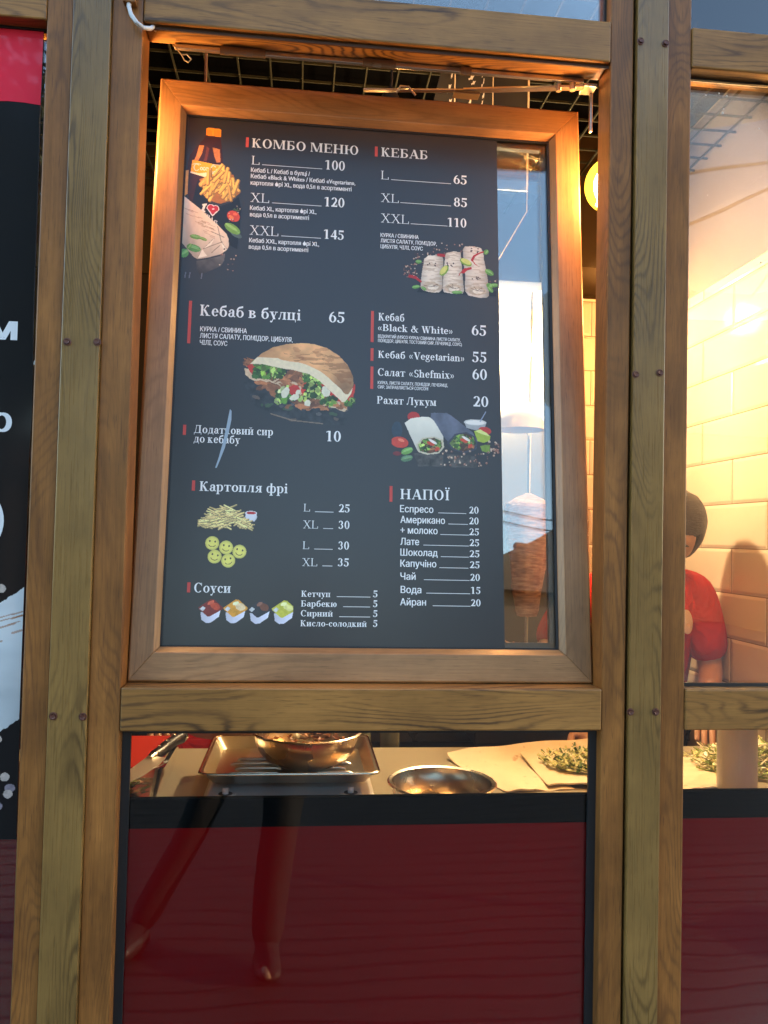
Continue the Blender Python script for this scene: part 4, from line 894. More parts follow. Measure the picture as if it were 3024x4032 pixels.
for k in range(16):
    a0, a1 = math.radians(-75+k*9.5), math.radians(-75+(k+1)*9.5); b = len(V_)
    for a, r in ((a0, 1), (a1, 1), (a1, 0), (a0, 0)): V_.append((-.535+(.040-(.012 if not r else 0))*math.cos(a), -.0008, 1.512+(.052-(.02 if not r else 0))*math.sin(a)))
    F_.append((b, b+1, b+2, b+3))
rawmesh('sign_flourish', V_, F_, WI, sign)
p = Pic(-.78, .99, -.4575, 1.45, .0012, 21)
wm = p.inpoly([(-.90,1.12),(-.84,1.20),(-.74,1.28),(-.60,1.345),(-.53,1.365),(-.497,1.376),(-.45,1.408),(-.45,1.19),(-.489,1.162),(-.56,1.10),(-.70,1.03),(-.84,1.0),(-.90,1.0)], .004)
p.fill(wm, (206,212,214), .12, nz=p.noise(14, 30), f=.82+.3*np.clip((p.V-1.2)/.15, 0, 1))
for k in range(46):
    x = rnd.uniform(-.7, -.46); y = 1.385-(-.45-x)*.42-rnd.uniform(.008, .06); L = rnd.uniform(.01, .035); p.fill(wm & p.seg((x, y), (x+L, y+L*.32), rnd.uniform(.002, .004)), (160,110,70), .3, op=.65)
for k in range(9):
    x, y, q = rnd.uniform(-.62, -.465), rnd.uniform(1.03, 1.13), rnd.uniform(.005, .009); 
    if y < 1.17-(-.47-x)*.9+.0: p.fill(p.ell(x, y, q, q*.85), rnd.choice([(170,140,130), (140,130,140), (196,180,150), (176,96,84)]), .25)
for x, y in ((-.495,1.40), (-.4925,1.150), (-.478,1.088), (-.472,1.060), (-.497,1.113)): p.fill(p.ell(x, y, .0075, .0072), (190,176,166), .3)
p.build('wrap_picture', printmat('sign print'), sign, .0008)
# ================================================================== INSIDE: LAMPS
WARM = (1, .36, .06)
GLOBE = emit('amber bulb glass', (1, .50, .03), 1.0, .55); FIL = emit('glowing filament', (1, .72, .3), 60)
CORD = plain('black cord', (.03,.02,.015), .6); BRASS = plain('brass cap', (.5,.3,.1), .3, .9)
def bulb(x, y, z, r, ztop, watt, label, vis=True):
    e = empty('pendant_lamp', (x, y, z), label, 'lamp', 'globe bulb pendants along the kiosk front')
    MB().tube([(0,0,r+.085), (.003,.001,(ztop-z)*.5), (0,0,ztop-z)], .0032, 8).build('cord', CORD, e)
    MB().lathe([(0,r+.095),(.010,r+.092),(.022,r+.07),(.027,r+.045),(.028,r+.012),(.0,r+.012)], n=20).build('lamp_cap', CORD if ztop > 2.6 and y > .3 else BRASS, e, smooth=True)
    pr = [(.014, r+.012), (.0145, r*.98), (.02, r*.93)]+[(r*math.sin(a), r*math.cos(a)) for a in [R_(q) for q in range(26, 181, 11)]]
    pr[-1] = (0.0005, -r)
    MB().lathe(pr, n=32).build('bulb', GLOBE, e, smooth=True)
    m = MB()
    pts = [((.030 if q % 2 else .016)*math.cos(q*.8), (.030 if q % 2 else .016)*math.sin(q*.8), (-.034 if q % 2 else .030)) for q in range(0, 17)]
    m.tube(pts, .0022, 6); m.tube([(0,0,r*.9), (0,0,-.028)], .0018, 6); m.build('filament', FIL, e); MB().ball((0,0,0), .036, 20, 14, sc=(1,1,1.15)).build('glowing_core', emit('core glow %g' % x, (1,.85,.50), 16.0, .5), e, smooth=True)
    L = bpy.data.objects.new('bulb_light', bpy.data.lights.new('bulb_light', 'POINT')); C.objects.link(L); L.parent = e
    L.data.energy = watt; L.data.color = WARM; L.data.shadow_soft_size = .05
    return e
bulb(.592, .125, 2.203, .0535, 2.75, 6.5, 'glowing amber globe bulb seen in the gap right of the tilted window')
bulb(-.372, .120, 2.235, .052, 2.75, 4.2, 'glowing globe bulb tucked behind the left post')
bulb(.188, .52, 2.44, .0555, 2.78, 5, 'pendant with dark cap on a cord, above the middle of the tilted window')
bulb(1.17, .42, 2.20, .0555, 2.75, 12, 'globe bulb hanging in front of the tiled wall, lighting the right bay')

bulb(1.10, 1.22, 2.28, .0555, 2.75, 6, 'added globe bulb, unseen behind the right post, brightening the tiled wall')  # added lamp, out of view: lifts the cook's shadow off the tiles
# window stay, cables
stay = empty('window_stay', (.515, .05, 2.35), 'metal scissor stay arm holding the tilted window open at the top right', 'window stay')
def bar(p, q, wd, th_, name, mat, parent, off=(0,0,0)):
    p, q = Vector(p), Vector(q); d = (q-p).normalized(); s = d.cross(Vector((0,0,1))).normalized()*wd/2; u = Vector((0,0,th_/2))
    return MB().hexa([p-s-u, q-s-u, q+s-u, p+s-u, p-s+u, q-s+u, q+s+u, p+s+u]).build(name, mat, parent, bevel=.0006, seg=1)
bar((0, .0, .0), (-.225, .070, .0145), .014, .0042, 'arm', ZINC, stay); bar((-.20, .062, .0115), (-.415, .118, .0268), .010, .003, 'slide_arm', ZINC, stay)
MB().box((-.245, .058, .002), (-.195, .078, .0075)).build('sliding_block', plain('dark slider', (.15,.1,.06), .5), stay, bevel=.001)
MB().tube([(-.03,.006,-.005), (-.03,.006,.008)], .006, 12).build('rivet', ZINC, stay); MB().tube([(-.055,.013,-.005), (-.055,.013,.009)], .005, 12).build('rivet', ZINC, stay)
m = MB().box((.008, .016, -.075), (.013, .024, .008)); m.box((-.012, -.006, -.002), (.013, .024, .004)); m.build('corner_bracket', ZINC, stay, bevel=.001)
MB().tube([(-.352,.098,.016), (-.345,.088,.024), (-.33,.086,.022), (-.315,.092,.010)], .0022, 8).build('spring_clip', ZINC, stay)
cd = empty('cable_trunking', (-.310, 0, 2.39), 'short brown cable trunking with a pale cable looping out of its end', 'cable trunking')
MB().box((-.0105, -.0175, 0), (.0105, -.0025, .3)).build('trunking', W_FRAME[1], cd, bevel=.001)
MB().tube([(-.002,-.010,.02), (-.001,-.012,-.006), (.004,-.016,-.022), (.014,-.018,-.036), (.024,-.012,-.040), (.0335,-.002,-.034), (.036,.010,-.022), (.037,.035,-.016)], .0037, 10).build('cable', plain('pale grey cable', (.62,.64,.66), .4), cd, smooth=True)
tag(MB().tube([(-.247,.048,2.362), (-.238,.046,2.352), (-.231,.045,2.343), (-.226,.045,2.334), (-.219,.045,2.331), (-.214,.045,2.337), (-.222,.045,2.345), (-.231,.046,2.344)], .0012, 6).build('wire_loop', plain('tan wire', (.4,.25,.12), .5)), 'thin twisted tan wire dangling under the top crossbeam', 'wire')
tag(MB().tube([(-.209,.20,2.10), (-.209,.20,2.75)], .0028, 8).build('hanging_rod', plain('rusty rod', (.22,.12,.06), .5, .5)), 'thin brown rod hanging behind the top left of the tilted window', 'rod')
rr = random.Random(4); pts = [(.435+.004*rr.uniform(-1,1)+.012*math.sin(k*.9), .62, 2.75-.016*k) for k in range(30)]
tag(MB().tube(pts, [.004+.0018*rr.random() for _ in pts], 8).build('taped_cable', plain('taped cable', (.16,.12,.07), .7)), 'lumpy taped cable hanging from the ceiling grid beside the dark boards', 'cable')
# two dark hanging boards with white brush marks
WB = plain('white brush mark', (.8,.82,.84), .6, var=.02); DBD = plain('dark olive board', (.035,.032,.022), .5); EDGE = plain('pale board edge', (.85,.75,.6), .4)
def board(x0, x1, y, slant, label, seed, marks, edges):
    e = empty('hanging_board', (x0, y, 2.0), label, 'sign board'); e.empty_display_size = .05
    MB().hexa([(0-slant*.0,0,.40), (x1-x0,0,.40), (x1-x0,.004,.40), (0,.004,.40), (slant,0,.748), (x1-x0,0,.748), (x1-x0,.004,.748), (slant,.004,.748)]).build('board', DBD, e)
    q = random.Random(seed); V_, F_ = [], []
    for (cx, n, wd, lean) in marks:
        z = .40
        while z < .74:
            L = q.uniform(.010, .030); w_ = wd*q.uniform(.4, 1); xx = cx+q.uniform(-1, 1)*wd*.5+lean*(z-.5); b = len(V_)
            pts = [(xx-w_*.4,z), (xx-w_*.1,z+L*.2), (xx+w_*.2,z+L*.15), (xx+w_*.35,z+L*.55), (xx+w_*.6,z+L), (xx+w_*.2,z+L*.85), (xx-w_*.05,z+L*.95), (xx-w_*.15,z+L*.5), (xx-w_*.5,z+L*.35)]
            V_ += [(a, -.0008, c) for a, c in pts]; F_.append(tuple(range(b, b+9))); z += L*q.uniform(.8, 1.5)
    if V_: rawmesh('brush_mark', V_, F_, WB, e)
    for x, w_ in edges: MB().box((x, -.003, .40), (x+w_, .0, .748)).build('edge_trim', EDGE, e)
    return e
board(.262, .462, .60, .075, 'dark hanging board with rows of white brush marks, left one', 2, [(.078, 9, .012, .06), (.125, 9, .016, .10), (.172, 9, .007, .0)], [(.098, .0025), (.1975, .0015)])
board(.4645, .560, .61, 0, 'plain dark hanging board with a bright right edge', 3, [], [(.090, .004)])
tag(MB().tube([(.556,.605,2.40),(.556,.605,2.345),(.50,.60,2.245),(.455,.60,2.165),(.40,.60,2.07)], .0013, 8).build('bent_wire', plain('bare bright wire', (.8,.62,.35), .35, .6)), 'bent bright wire running down from the dark boards, behind the clear glass strip', 'wire')
# ================================================================== INSIDE: COUNTER AND FOOD
ZC = .965
counter = empty('work_counter', (-.1, .35, 0), 'pale worktop behind the front glass, carrying trays, bowls and flatbreads', 'counter')
MB().box((-1.3, -.285, ZC-.03), (1.38, .32, ZC)).build('worktop', plain('worktop', (.36,.33,.24), .35, var=.1, scale=5), counter, bevel=.003)
MB().box((-1.3, -.27, .1), (1.38, .30, ZC-.031)).build('cabinet', plain('cabinet', (.2,.18,.15), .5), counter)
MB().box((-1.3, -.285, ZC+.0005), (-.21, .20, ZC+.003)).build('cutting_mat', plain('brown board', (.13,.075,.04), .45, var=.2), counter)
CLEAR = glassmat('clear plastic', 2.4, (.93,.91,.86), .0006, .05)
# plastic food box with a red chopping board leaning inside
t = empty('food_container', (-.38, .36, ZC+.004), 'clear plastic food box at the left, with red lid board standing in it', 'container')
def tub(w0, d0, w1, d1, hgt, th_, r=.02, n=5):
    m = MB()
    def ring(w_, d_, z):
        q = []
        for cx, cy_, a0 in ((w_-r, d_-r, 0), (-w_+r, d_-r, 90), (-w_+r, -d_+r, 180), (w_-r, -d_+r, 270)):
            for k in range(n): a = R_(a0+90*k/(n-1)); q.append((cx+r*math.cos(a), cy_+r*math.sin(a), z))
        return q
    R = [ring(w0, d0, 0), ring(w1, d1, hgt), ring(w1+.006, d1+.006, hgt+.001), ring(w1+.006, d1+.006, hgt-.002+.005), ring(w1-th_, d1-th_, hgt+.003), ring(w0-th_, d0-th_, th_)]
    N_ = 4*n; vs_ = [p for q in R for p in q]
    fs = [(i*N_+k, i*N_+(k+1) % N_, (i+1)*N_+(k+1) % N_, (i+1)*N_+k) for i in range(5) for k in range(N_)]
    return m.add(vs_, fs+[tuple(range(N_)), tuple(5*N_+k for k in range(N_))])
tub(.110, .125, .125, .14, .075, .003).build('tub', CLEAR, t, smooth=True)
MB().hexa([(-.12,.02,.01),(.095,.02,.01),(.095,.028,.01),(-.12,.028,.01),(-.12,.13,.072),(.1,.13,.072),(.1,.137,.066),(-.12,.137,.066)]).build('red_board', plain('red plastic', (.62,.045,.02), .3, var=.05), t, bevel=.002)
rg = random.Random(8)
def shreds(n, box, L, wd, cols, name, label, cat, hump=.02, group=None, parent=None, curl=.4, kind='stuff'):
    """a loose pile of cut strips, each a small bent leaf"""
    m = MB()
    for _ in range(n):
        x, y = rg.uniform(box[0], box[2]), rg.uniform(box[1], box[3]); cx, cy_ = (box[0]+box[2])/2, (box[1]+box[3])/2
        d = math.hypot((x-cx)/(box[2]-box[0]), (y-cy_)/(box[3]-box[1]))*2
        if d > 1.05: continue
        z = box[4]+rg.random()*hump*max(0, 1-d*.9)+.001; a = rg.uniform(0, 6.28); l = L*rg.uniform(.4, 1); w_ = wd*rg.uniform(.5, 1)
        c_, s_ = math.cos(a), math.sin(a); e1, e2 = rg.uniform(-.2, curl)*l, rg.uniform(-.2, curl)*l; tw = rg.uniform(-.6, .6)
        P = []
        for k, (tt, ez) in enumerate(((-.5, abs(e1)), (0, 0), (.5, abs(e2)))):
            for sgn in (-1, 1): P.append((x+tt*l*c_-sgn*w_/2*s_, y+tt*l*s_+sgn*w_/2*c_, z+ez+sgn*tw*w_/2))
        m.add(P+[(a_, b_, c__+.0011) for a_, b_, c__ in P], [(0,1,3,2),(2,3,5,4),(6,8,9,7),(8,10,11,9),(0,2,8,6),(2,4,10,8),(1,7,9,3),(3,9,11,5)], rg.randrange(len(cols)))
    o = m.build(name, cols, parent); 
    if label: tag(o, label, cat, kind=kind)
    return o
GRN = [plain('leaf green', (.20,.30,.06), .45), plain('pale cabbage', (.70,.74,.34), .4), plain('white cabbage', (.80,.78,.56), .4), plain('dark parsley', (.04,.13,.02), .5)]
MEAT = [plain('roast meat', (.36,.13,.05), .45), plain('browned meat', (.2,.07,.03), .5), plain('pale meat', (.5,.24,.11), .45)]
shreds(60, (-.44,.27,-.30,.42,ZC+.008), .03, .012, [GRN[0], GRN[3], MEAT[2]], 'salad_scraps', 'green salad scraps in the bottom of the clear plastic box', 'salad', .02)
# kitchen knife resting across the box
kn = empty('kitchen_knife', (-.342, .235, ZC+.083), 'black-handled kitchen knife resting across the plastic box', 'knife')
kA, kB, kC = Vector((-.085, -.10, -.006)), Vector((.075, .045, .004)), Vector((.125, .215, .020))
d = (kC-kB).normalized(); s = Vector((0,0,1)).cross(d).normalized()
kB = Vector((.062, .04, .004)); kC = kB+Vector((.052, .17, .016)); d = (kC-kB).normalized(); s = Vector((0,0,1)).cross(d).normalized()
def kp(t_, o, z=0): return kB+d*t_+s*o+Vector((0,0,z))
BL = [kp(0,.012),kp(0,-.026),kp(-.03,-.030),kp(-.09,-.027),kp(-.14,-.014),kp(-.175,.006),kp(-.12,.0115)]
mm = MB(); mm.add([v+Vector((0,0,.0009)) for v in BL]+[v-Vector((0,0,.0009)) for v in BL], [tuple(range(7)), tuple(reversed(range(7,14)))]+[(i,(i+1)%7,7+(i+1)%7,7+i) for i in range(7)]); mm.build('blade', plain('blade steel', (.75,.70,.6), .38, .7), kn)
MB().tube([kp(-.012,.003), kp(.008,.003)], [.007,.010], 12).build('bolster', STEEL, kn, smooth=True)
hd = [kp(.008,.003), kp(.03,.0), kp(.06,.002), kp(.09,.003), kp(.118,-.001), kp(.128,-.006)]
MB().tube(hd, [.0105,.0115,.0125,.0115,.0135,.009], 16).build('handle', plain('black handle', (.012,.012,.012), .35), kn, smooth=True)
for q in (.028, .062, .098): MB().ball(kp(q,.002,.0108), .0035, 10, 6).build('rivet', STEEL, kn)
MB().tube([kp(.118,-.001),kp(.131,-.004)], [.0142,.011], 14).build('end_cap', STEEL, kn, smooth=True)
# kitchen scale with the baking tray on it
sc = empty('kitchen_scale', (-.005, .30, ZC+.003), 'flat white kitchen scale under the baking tray', 'scale')
MB().hexa([(-.178,-.165,0),(.172,-.165,0),(.172,.15,0),(-.178,.15,0),(-.160,-.15,.032),(.155,-.15,.032),(.155,.14,.032),(-.160,.14,.032)]).build('body', WHITE_PL, sc, bevel=.006, seg=3)
for x in (-.125, .115):
    for y in (-.106, .10):
        MB().lathe([(.0,.0325),(.0135,.0325),(.0138,.0355),(.0205,.0362),(.0215,.034),(.0215,.032)], (x,y,0), 24).build('foot_ring', WHITE_PL, sc, smooth=True)
        MB().lathe([(0,.0359),(.0135,.0359),(.0135,.033)], (x,y,0), 20).build('rubber_well', BLACK, sc); MB().tube([(x,y,.034),(x,y,.047)], .006, 12).build('peg', WHITE_PL, sc)
MB().tube([(-.14,-.152,.031),(.135,-.152,.031)], .003, 8).build('front_lip', WHITE_PL, sc, smooth=True)
tr = empty('baking_tray', (-.008, .338, ZC+.052), 'shallow steel baking tray with ribbed base on the white scale', 'tray')
TR_W, TR_D = .168, .142
m = tub(TR_W-.016, TR_D-.016, TR_W, TR_D, .021, .0012, .018, 6)
m.build('pan', plain('tray steel', (.48,.42,.32), .3, 1, var=.15, scale=14), tr, smooth=True)
R_RIM = [(TR_W+.004)*a for a in (1, 1)]
pts = []
for cx, cy_, a0 in ((1,1,0), (-1,1,90), (-1,-1,180), (1,-1,270)):
    for k in range(6): a = R_(a0+18*k); pts.append((cx*(TR_W-.014)+.020*math.cos(a), cy_*(TR_D-.014)+.020*math.sin(a), .0235))
MB().tube(pts+[pts[0]], .0026, 8).build('rolled_rim', plain('rim steel', (.6,.52,.4), .2, 1), tr, smooth=True)
m = MB()
for k in range(4):
    y = -.072+k*.034; 
    for x0, x1 in ((-.125+.012*(k%2), -.02), (.05, .125-.012*(k%2))): m.tube([(x0,y,.001),(x0+.008,y,.0038),(x1-.008,y,.0038),(x1,y,.001)], .0032, 8)
m.build('pressed_ribs', plain('rib steel', (.6,.52,.4), .3, 1), tr, smooth=True)
def bowl(loc, R, H, rb, label, part='bowl', mat=None):
    e = empty('mixing_bowl', loc, label, 'bowl', None); pr = [(.0,0),(rb,0),(rb*1.08,.002)]
    for k in range(1, 15): t_ = k/14; pr.append((rb*1.08+(R-rb*1.08)*math.sin(t_*math.pi/2)**.85, .002+(H-.002)*(1-math.cos(t_*math.pi/2))**.9))
    out = pr+[(R+.006,H+.0005),(R+.008,H+.003),(R+.005,H+.0045),(R-.0015,H+.0025)]
    inn = [(max(0, r-.0016), z+.0016) for r, z in reversed(pr)]
    MB().lathe(out+inn, n=72).build('bowl_shell', mat or STEEL, e, smooth=True); return e
BST = plain('bowl steel', (.50,.42,.32), .27, 1, var=.08, scale=40)
bowl((.024, .330, ZC+.0545), .110, .070, .042, 'large steel mixing bowl with meat scraps standing in the baking tray', mat=BST)
shreds(60, (-.055,.25,.105,.41,ZC+.098), .022, .009, MEAT, 'meat_scraps', 'browned meat scraps inside the large steel bowl', 'meat', .016)
bowl((.290, .200, ZC+.001), .100, .052, .05, 'small shallow steel bowl on the counter near the glass', mat=BST)
MB_ = MB
# flatbreads: folded lavash sheets
def lavash(pts, n, name, label, seed, fold=.02, th_=.0035):
    m, ns, ls = newmat('lavash %d' % seed); b = ns['Principled BSDF']; v = mapped(ns, ls, (1,1,1), (seed,0,0))
    spots = ramp(ns, ls, noise(ns, ls, v, 42, 2), [(.66, (0,0,0)), (.74, (1,1,1))])
    ls.new(mixc(ns, ls, math_(ns, ls, 'MULTIPLY', spots, .55), mixc(ns, ls, noise(ns, ls, v, 14, 3), (.74,.64,.44), (.84,.76,.56)), (.33,.19,.08)), b.inputs['Base Color'])
    b.inputs['Roughness'].default_value = .7; rr_ = random.Random(seed)
    A, B_, C_, D_ = [Vector(q) for q in pts]; g = {}; vs_ = []
    ph = [rr_.uniform(0, 6) for _ in range(6)]
    for i in range(n+1):
        for j in range(n+1):
            s_, t_ = i/n, j/n; q = A*(1-s_)*(1-t_)+B_*s_*(1-t_)+C_*s_*t_+D_*(1-s_)*t_
            edge = max(0, 1-s_/.18); z = .003+fold*edge**1.6*(.6+.6*t_)+.0022*math.sin(7*s_+ph[0]+3*t_)+.0018*math.sin(9*t_+ph[1])+.0012*math.sin(19*s_*t_+ph[2])
            w = .004*math.sin(5*t_+ph[3]) if i in (0, n) else 0; k = .003*math.sin(6*s_+ph[4]) if j in (0, n) else 0
            vs_.append((q.x+w, q.y+k, q.z+z))
    N_ = n+1; top = len(vs_); vs_ += [(a, b_, max(q.z, c-th_)) for a, b_, c in vs_]
    fs = [(i*N_+j, (i+1)*N_+j, (i+1)*N_+j+1, i*N_+j+1) for i in range(n) for j in range(n)]; fs += [tuple(top+q_ for q_ in reversed(f)) for f in fs]
    bd_ = [i*N_ for i in range(N_)]+[n*N_+j for j in range(1, N_)]+[i*N_+n for i in range(n-1, -1, -1)]+[j for j in range(n-1, 0, -1)]
    fs += [(bd_[k], bd_[(k+1) % len(bd_)], top+bd_[(k+1) % len(bd_)], top+bd_[k]) for k in range(len(bd_))]
    return tag(MB_().add(vs_, fs).build(name, m, smooth=True), label, 'flatbread')
z = ZC+.001
lavash([(.365,.56,z),(.37+.075,.30,z),(.60,.315,z),(.585,.60,z)][0:4], 22, 'flatbread', 'empty folded flatbread lying right of the small steel bowl', 1, .022)
lavash([(.555,.61,z+.006),(.545,.325,z+.006),(.745,.315,z+.006),(.80,.60,z+.006)], 22, 'flatbread', 'flatbread topped with shredded cabbage, next to the right post', 2, .024)
lavash([(.85,.54,z),(.835,.30,z),(.965,.325,z),(1.06,.46,z)], 22, 'flatbread', 'flatbread lying behind the glass of the right bay', 3, .012)
shreds(900, (.585,.39,.80,.56,z+.012), .042, .005, [GRN[1],GRN[2],GRN[1],GRN[2],GRN[2],GRN[0],GRN[1],GRN[3]], 'shredded_cabbage', 'shredded cabbage and greens on the flatbread beside the right post', 'salad', .03)
shreds(800, (.96,.36,1.28,.60,z+.002), .055, .006, [GRN[2], GRN[1], GRN[2], GRN[0]], 'cabbage_heap', 'heap of shredded cabbage in the right bay behind the flatbread', 'salad', .06)
MB().lathe([(.0,0),(.040,0),(.0415,.004),(.0415,.205),(.039,.207),(.039,.004)], (0,0,0), 40).build('plastic_cylinder', plain('frosted plastic', (.62,.56,.48), .35, trans=.25, spec=.4))
o = bpy.data.objects['plastic_cylinder']; o.location = (.965,.305,ZC); tag(o, 'tall frosted plastic container standing in the right bay', 'container')
for i, (x, y, c_, sx, lb) in enumerate(((.17,.78,(.32,.35,.24),.030,'left of the two pale jars behind the baking tray'), (.255,.80,(.33,.36,.26),.026,'right of the two pale jars behind the baking tray'))):
    e = empty('glass_jar', (x, y, ZC-.06), 'pale glass jar, '+lb, 'jar', 'jars behind the tray')
    MB().lathe([(0,0),(sx,0),(sx*1.05,.006),(sx*1.05,.07),(sx*.8,.09),(sx*.8,.1),(sx*.74,.1),(sx*.74,.088),(sx*.95,.068),(sx*.95,.004)], n=28).build('jar_body', plain('green glass %d' % i, c_, .12, trans=.5), e, smooth=True)
    MB().lathe([(0,.114),(sx*.86,.113),(sx*.88,.110),(sx*.88,.097),(sx*.8,.096)], n=28).build('lid', plain('jar lid %d' % i, (.35,.33,.26), .3, .6), e, smooth=True)
# equipment bench at the back, black crates
bn = empty('back_bench', (0, 1.35, 0), 'low dark bench along the back wall of the kiosk', 'bench')
MB().box((-1.3, -.22, .86), (1.28, .255, .90)).build('bench_top', plain('dark steel top', (.1,.09,.075), .3, .6), bn, bevel=.003); MB().box((-1.3, -.2, .03), (1.28, .25, .859)).build('bench_base', plain('bench base', (.05,.045,.04), .5), bn)
for x, w_, lb in ((-.46,.16,'black crate standing behind the plastic food box'), (.42,.26,'dark crate standing behind the folded flatbread')):
    m = tub(w_/2-.01, .09, w_/2, .10, .12, .004); o = m.build('crate', plain('black crate', (.014,.013,.013), .35)); o.location = (x, 1.22, .901); tag(o, lb, 'crate')
# rotisserie with kebab cone
rt = empty('kebab_grill', (.72, 1.15, .901), 'upright kebab grill with hooded steel back plate, seen through the clear glass strip', 'grill')
MB().box((-.20,.08,0),(.16,.16,.982)).build('back_plate', plain('dark grill steel', (.10,.09,.08), .4, .4, var=.1), rt, bevel=.003)
MB().box((-.30,.08,.983),(.10,.16,1.40)).build('heat_panel', plain('white enamel panel', (.85,.82,.76), .3), rt, bevel=.003)
MB().box((-.32,-.05,1.40),(.12,.16,1.43)).build('hood', plain('hood steel', (.7,.66,.58), .3, .8), rt, bevel=.003)
MB().box((-.20,-.22,0),(.16,.079,.235)).build('burner_box', plain('burner box', (.05,.045,.04), .4, .5), rt, bevel=.004)
MB().lathe([(.155,0),(.16,.012),(.15,.02),(.15,.006),(0,.006)], (0,-.04,.236), 40).build('drip_tray', STEEL, rt, smooth=True)
MB().tube([(0,-.04,.25),(0,-.04,1.40)], .006, 10).build('spit', STEEL, rt)
def wob(a, z_): return 1+.05*math.sin(3*a+z_*40)+.03*math.sin(7*a-z_*90)+.02*math.sin(13*a+z_*160)
dm, ns, ls = newmat('stacked kebab meat'); b = ns['Principled BSDF']; v = mapped(ns, ls, (1,1,5))
ls.new(ramp(ns, ls, noise(ns, ls, v, 22, 5), [(.3,(.20,.085,.055)), (.55,(.46,.26,.19)), (.8,(.66,.48,.38))]), b.inputs['Base Color']); b.inputs['Roughness'].default_value = .45
bp = N(ns,'Bump'); bp.inputs['Strength'].default_value=.8; bp.inputs['Distance'].default_value=.006; ls.new(noise(ns, ls, v, 40, 4), bp.inputs['Height']); ls.new(bp.outputs[0], b.inputs['Normal'])
MB().lathe([(.0,.36),(.030,.36),(.036,.38),(.045,.44),(.056,.52),(.066,.60),(.072,.66),(.074,.70),(.070,.715),(.04,.735),(.008,.75),(0,.75)], (0,-.04,0), 64, wob=wob).build('meat_cone', dm, rt, smooth=True)
MB().lathe([(.0,1.03),(.02,1.03),(.055,1.005),(.075,.965),(.08,.94),(.076,.94),(.07,.962),(.05,.995),(.0,1.02)], (-.055,-.12,.0), 40).build('heat_shade', plain('white enamel', (.75,.72,.68), .25), rt, smooth=True)
shreds(260, (.58,.99,.85,1.21,1.148), .05, .010, MEAT, 'carved_meat', 'carved kebab meat lying in the tray under the cone', 'meat', .03)
L = bpy.data.objects.new('grill_lamp', bpy.data.lights.new('grill_lamp', 'POINT')); C.objects.link(L); L.location = (-.05,-.06,1.22); L.parent = rt
L.data.energy = 14; L.data.color = (1,.70,.40); L.data.shadow_soft_size = .03
# ================================================================== PEOPLE
def skinned(name, nodes, edges, mat, parent, root=None, sub=2):
    names = list(nodes); idx = {k: i for i, k in enumerate(names)}
    me = bpy.data.meshes.new(name); me.from_pydata([nodes[k][0] for k in names], [(idx[a], idx[b]) for a, b in edges], [])
    me.materials.append(mat); o = bpy.data.objects.new(name, me); C.objects.link(o); o.parent = parent
    bm = bmesh.new(); bm.from_mesh(me); sk = bm.verts.layers.skin.verify(); bm.verts.ensure_lookup_table()
    for k, i in idx.items():
        r = nodes[k][1]; r = r if isinstance(r, tuple) else (r, r); bm.verts[i][sk].radius = r; bm.verts[i][sk].use_root = (k == (root or names[0]))
    bm.to_mesh(me); bm.free()
    m = o.modifiers.new('skin', 'SKIN'); m.branch_smoothing = .6; m.use_smooth_shade = True
    s = o.modifiers.new('sub', 'SUBSURF'); s.levels = sub; s.render_levels = sub
    return o
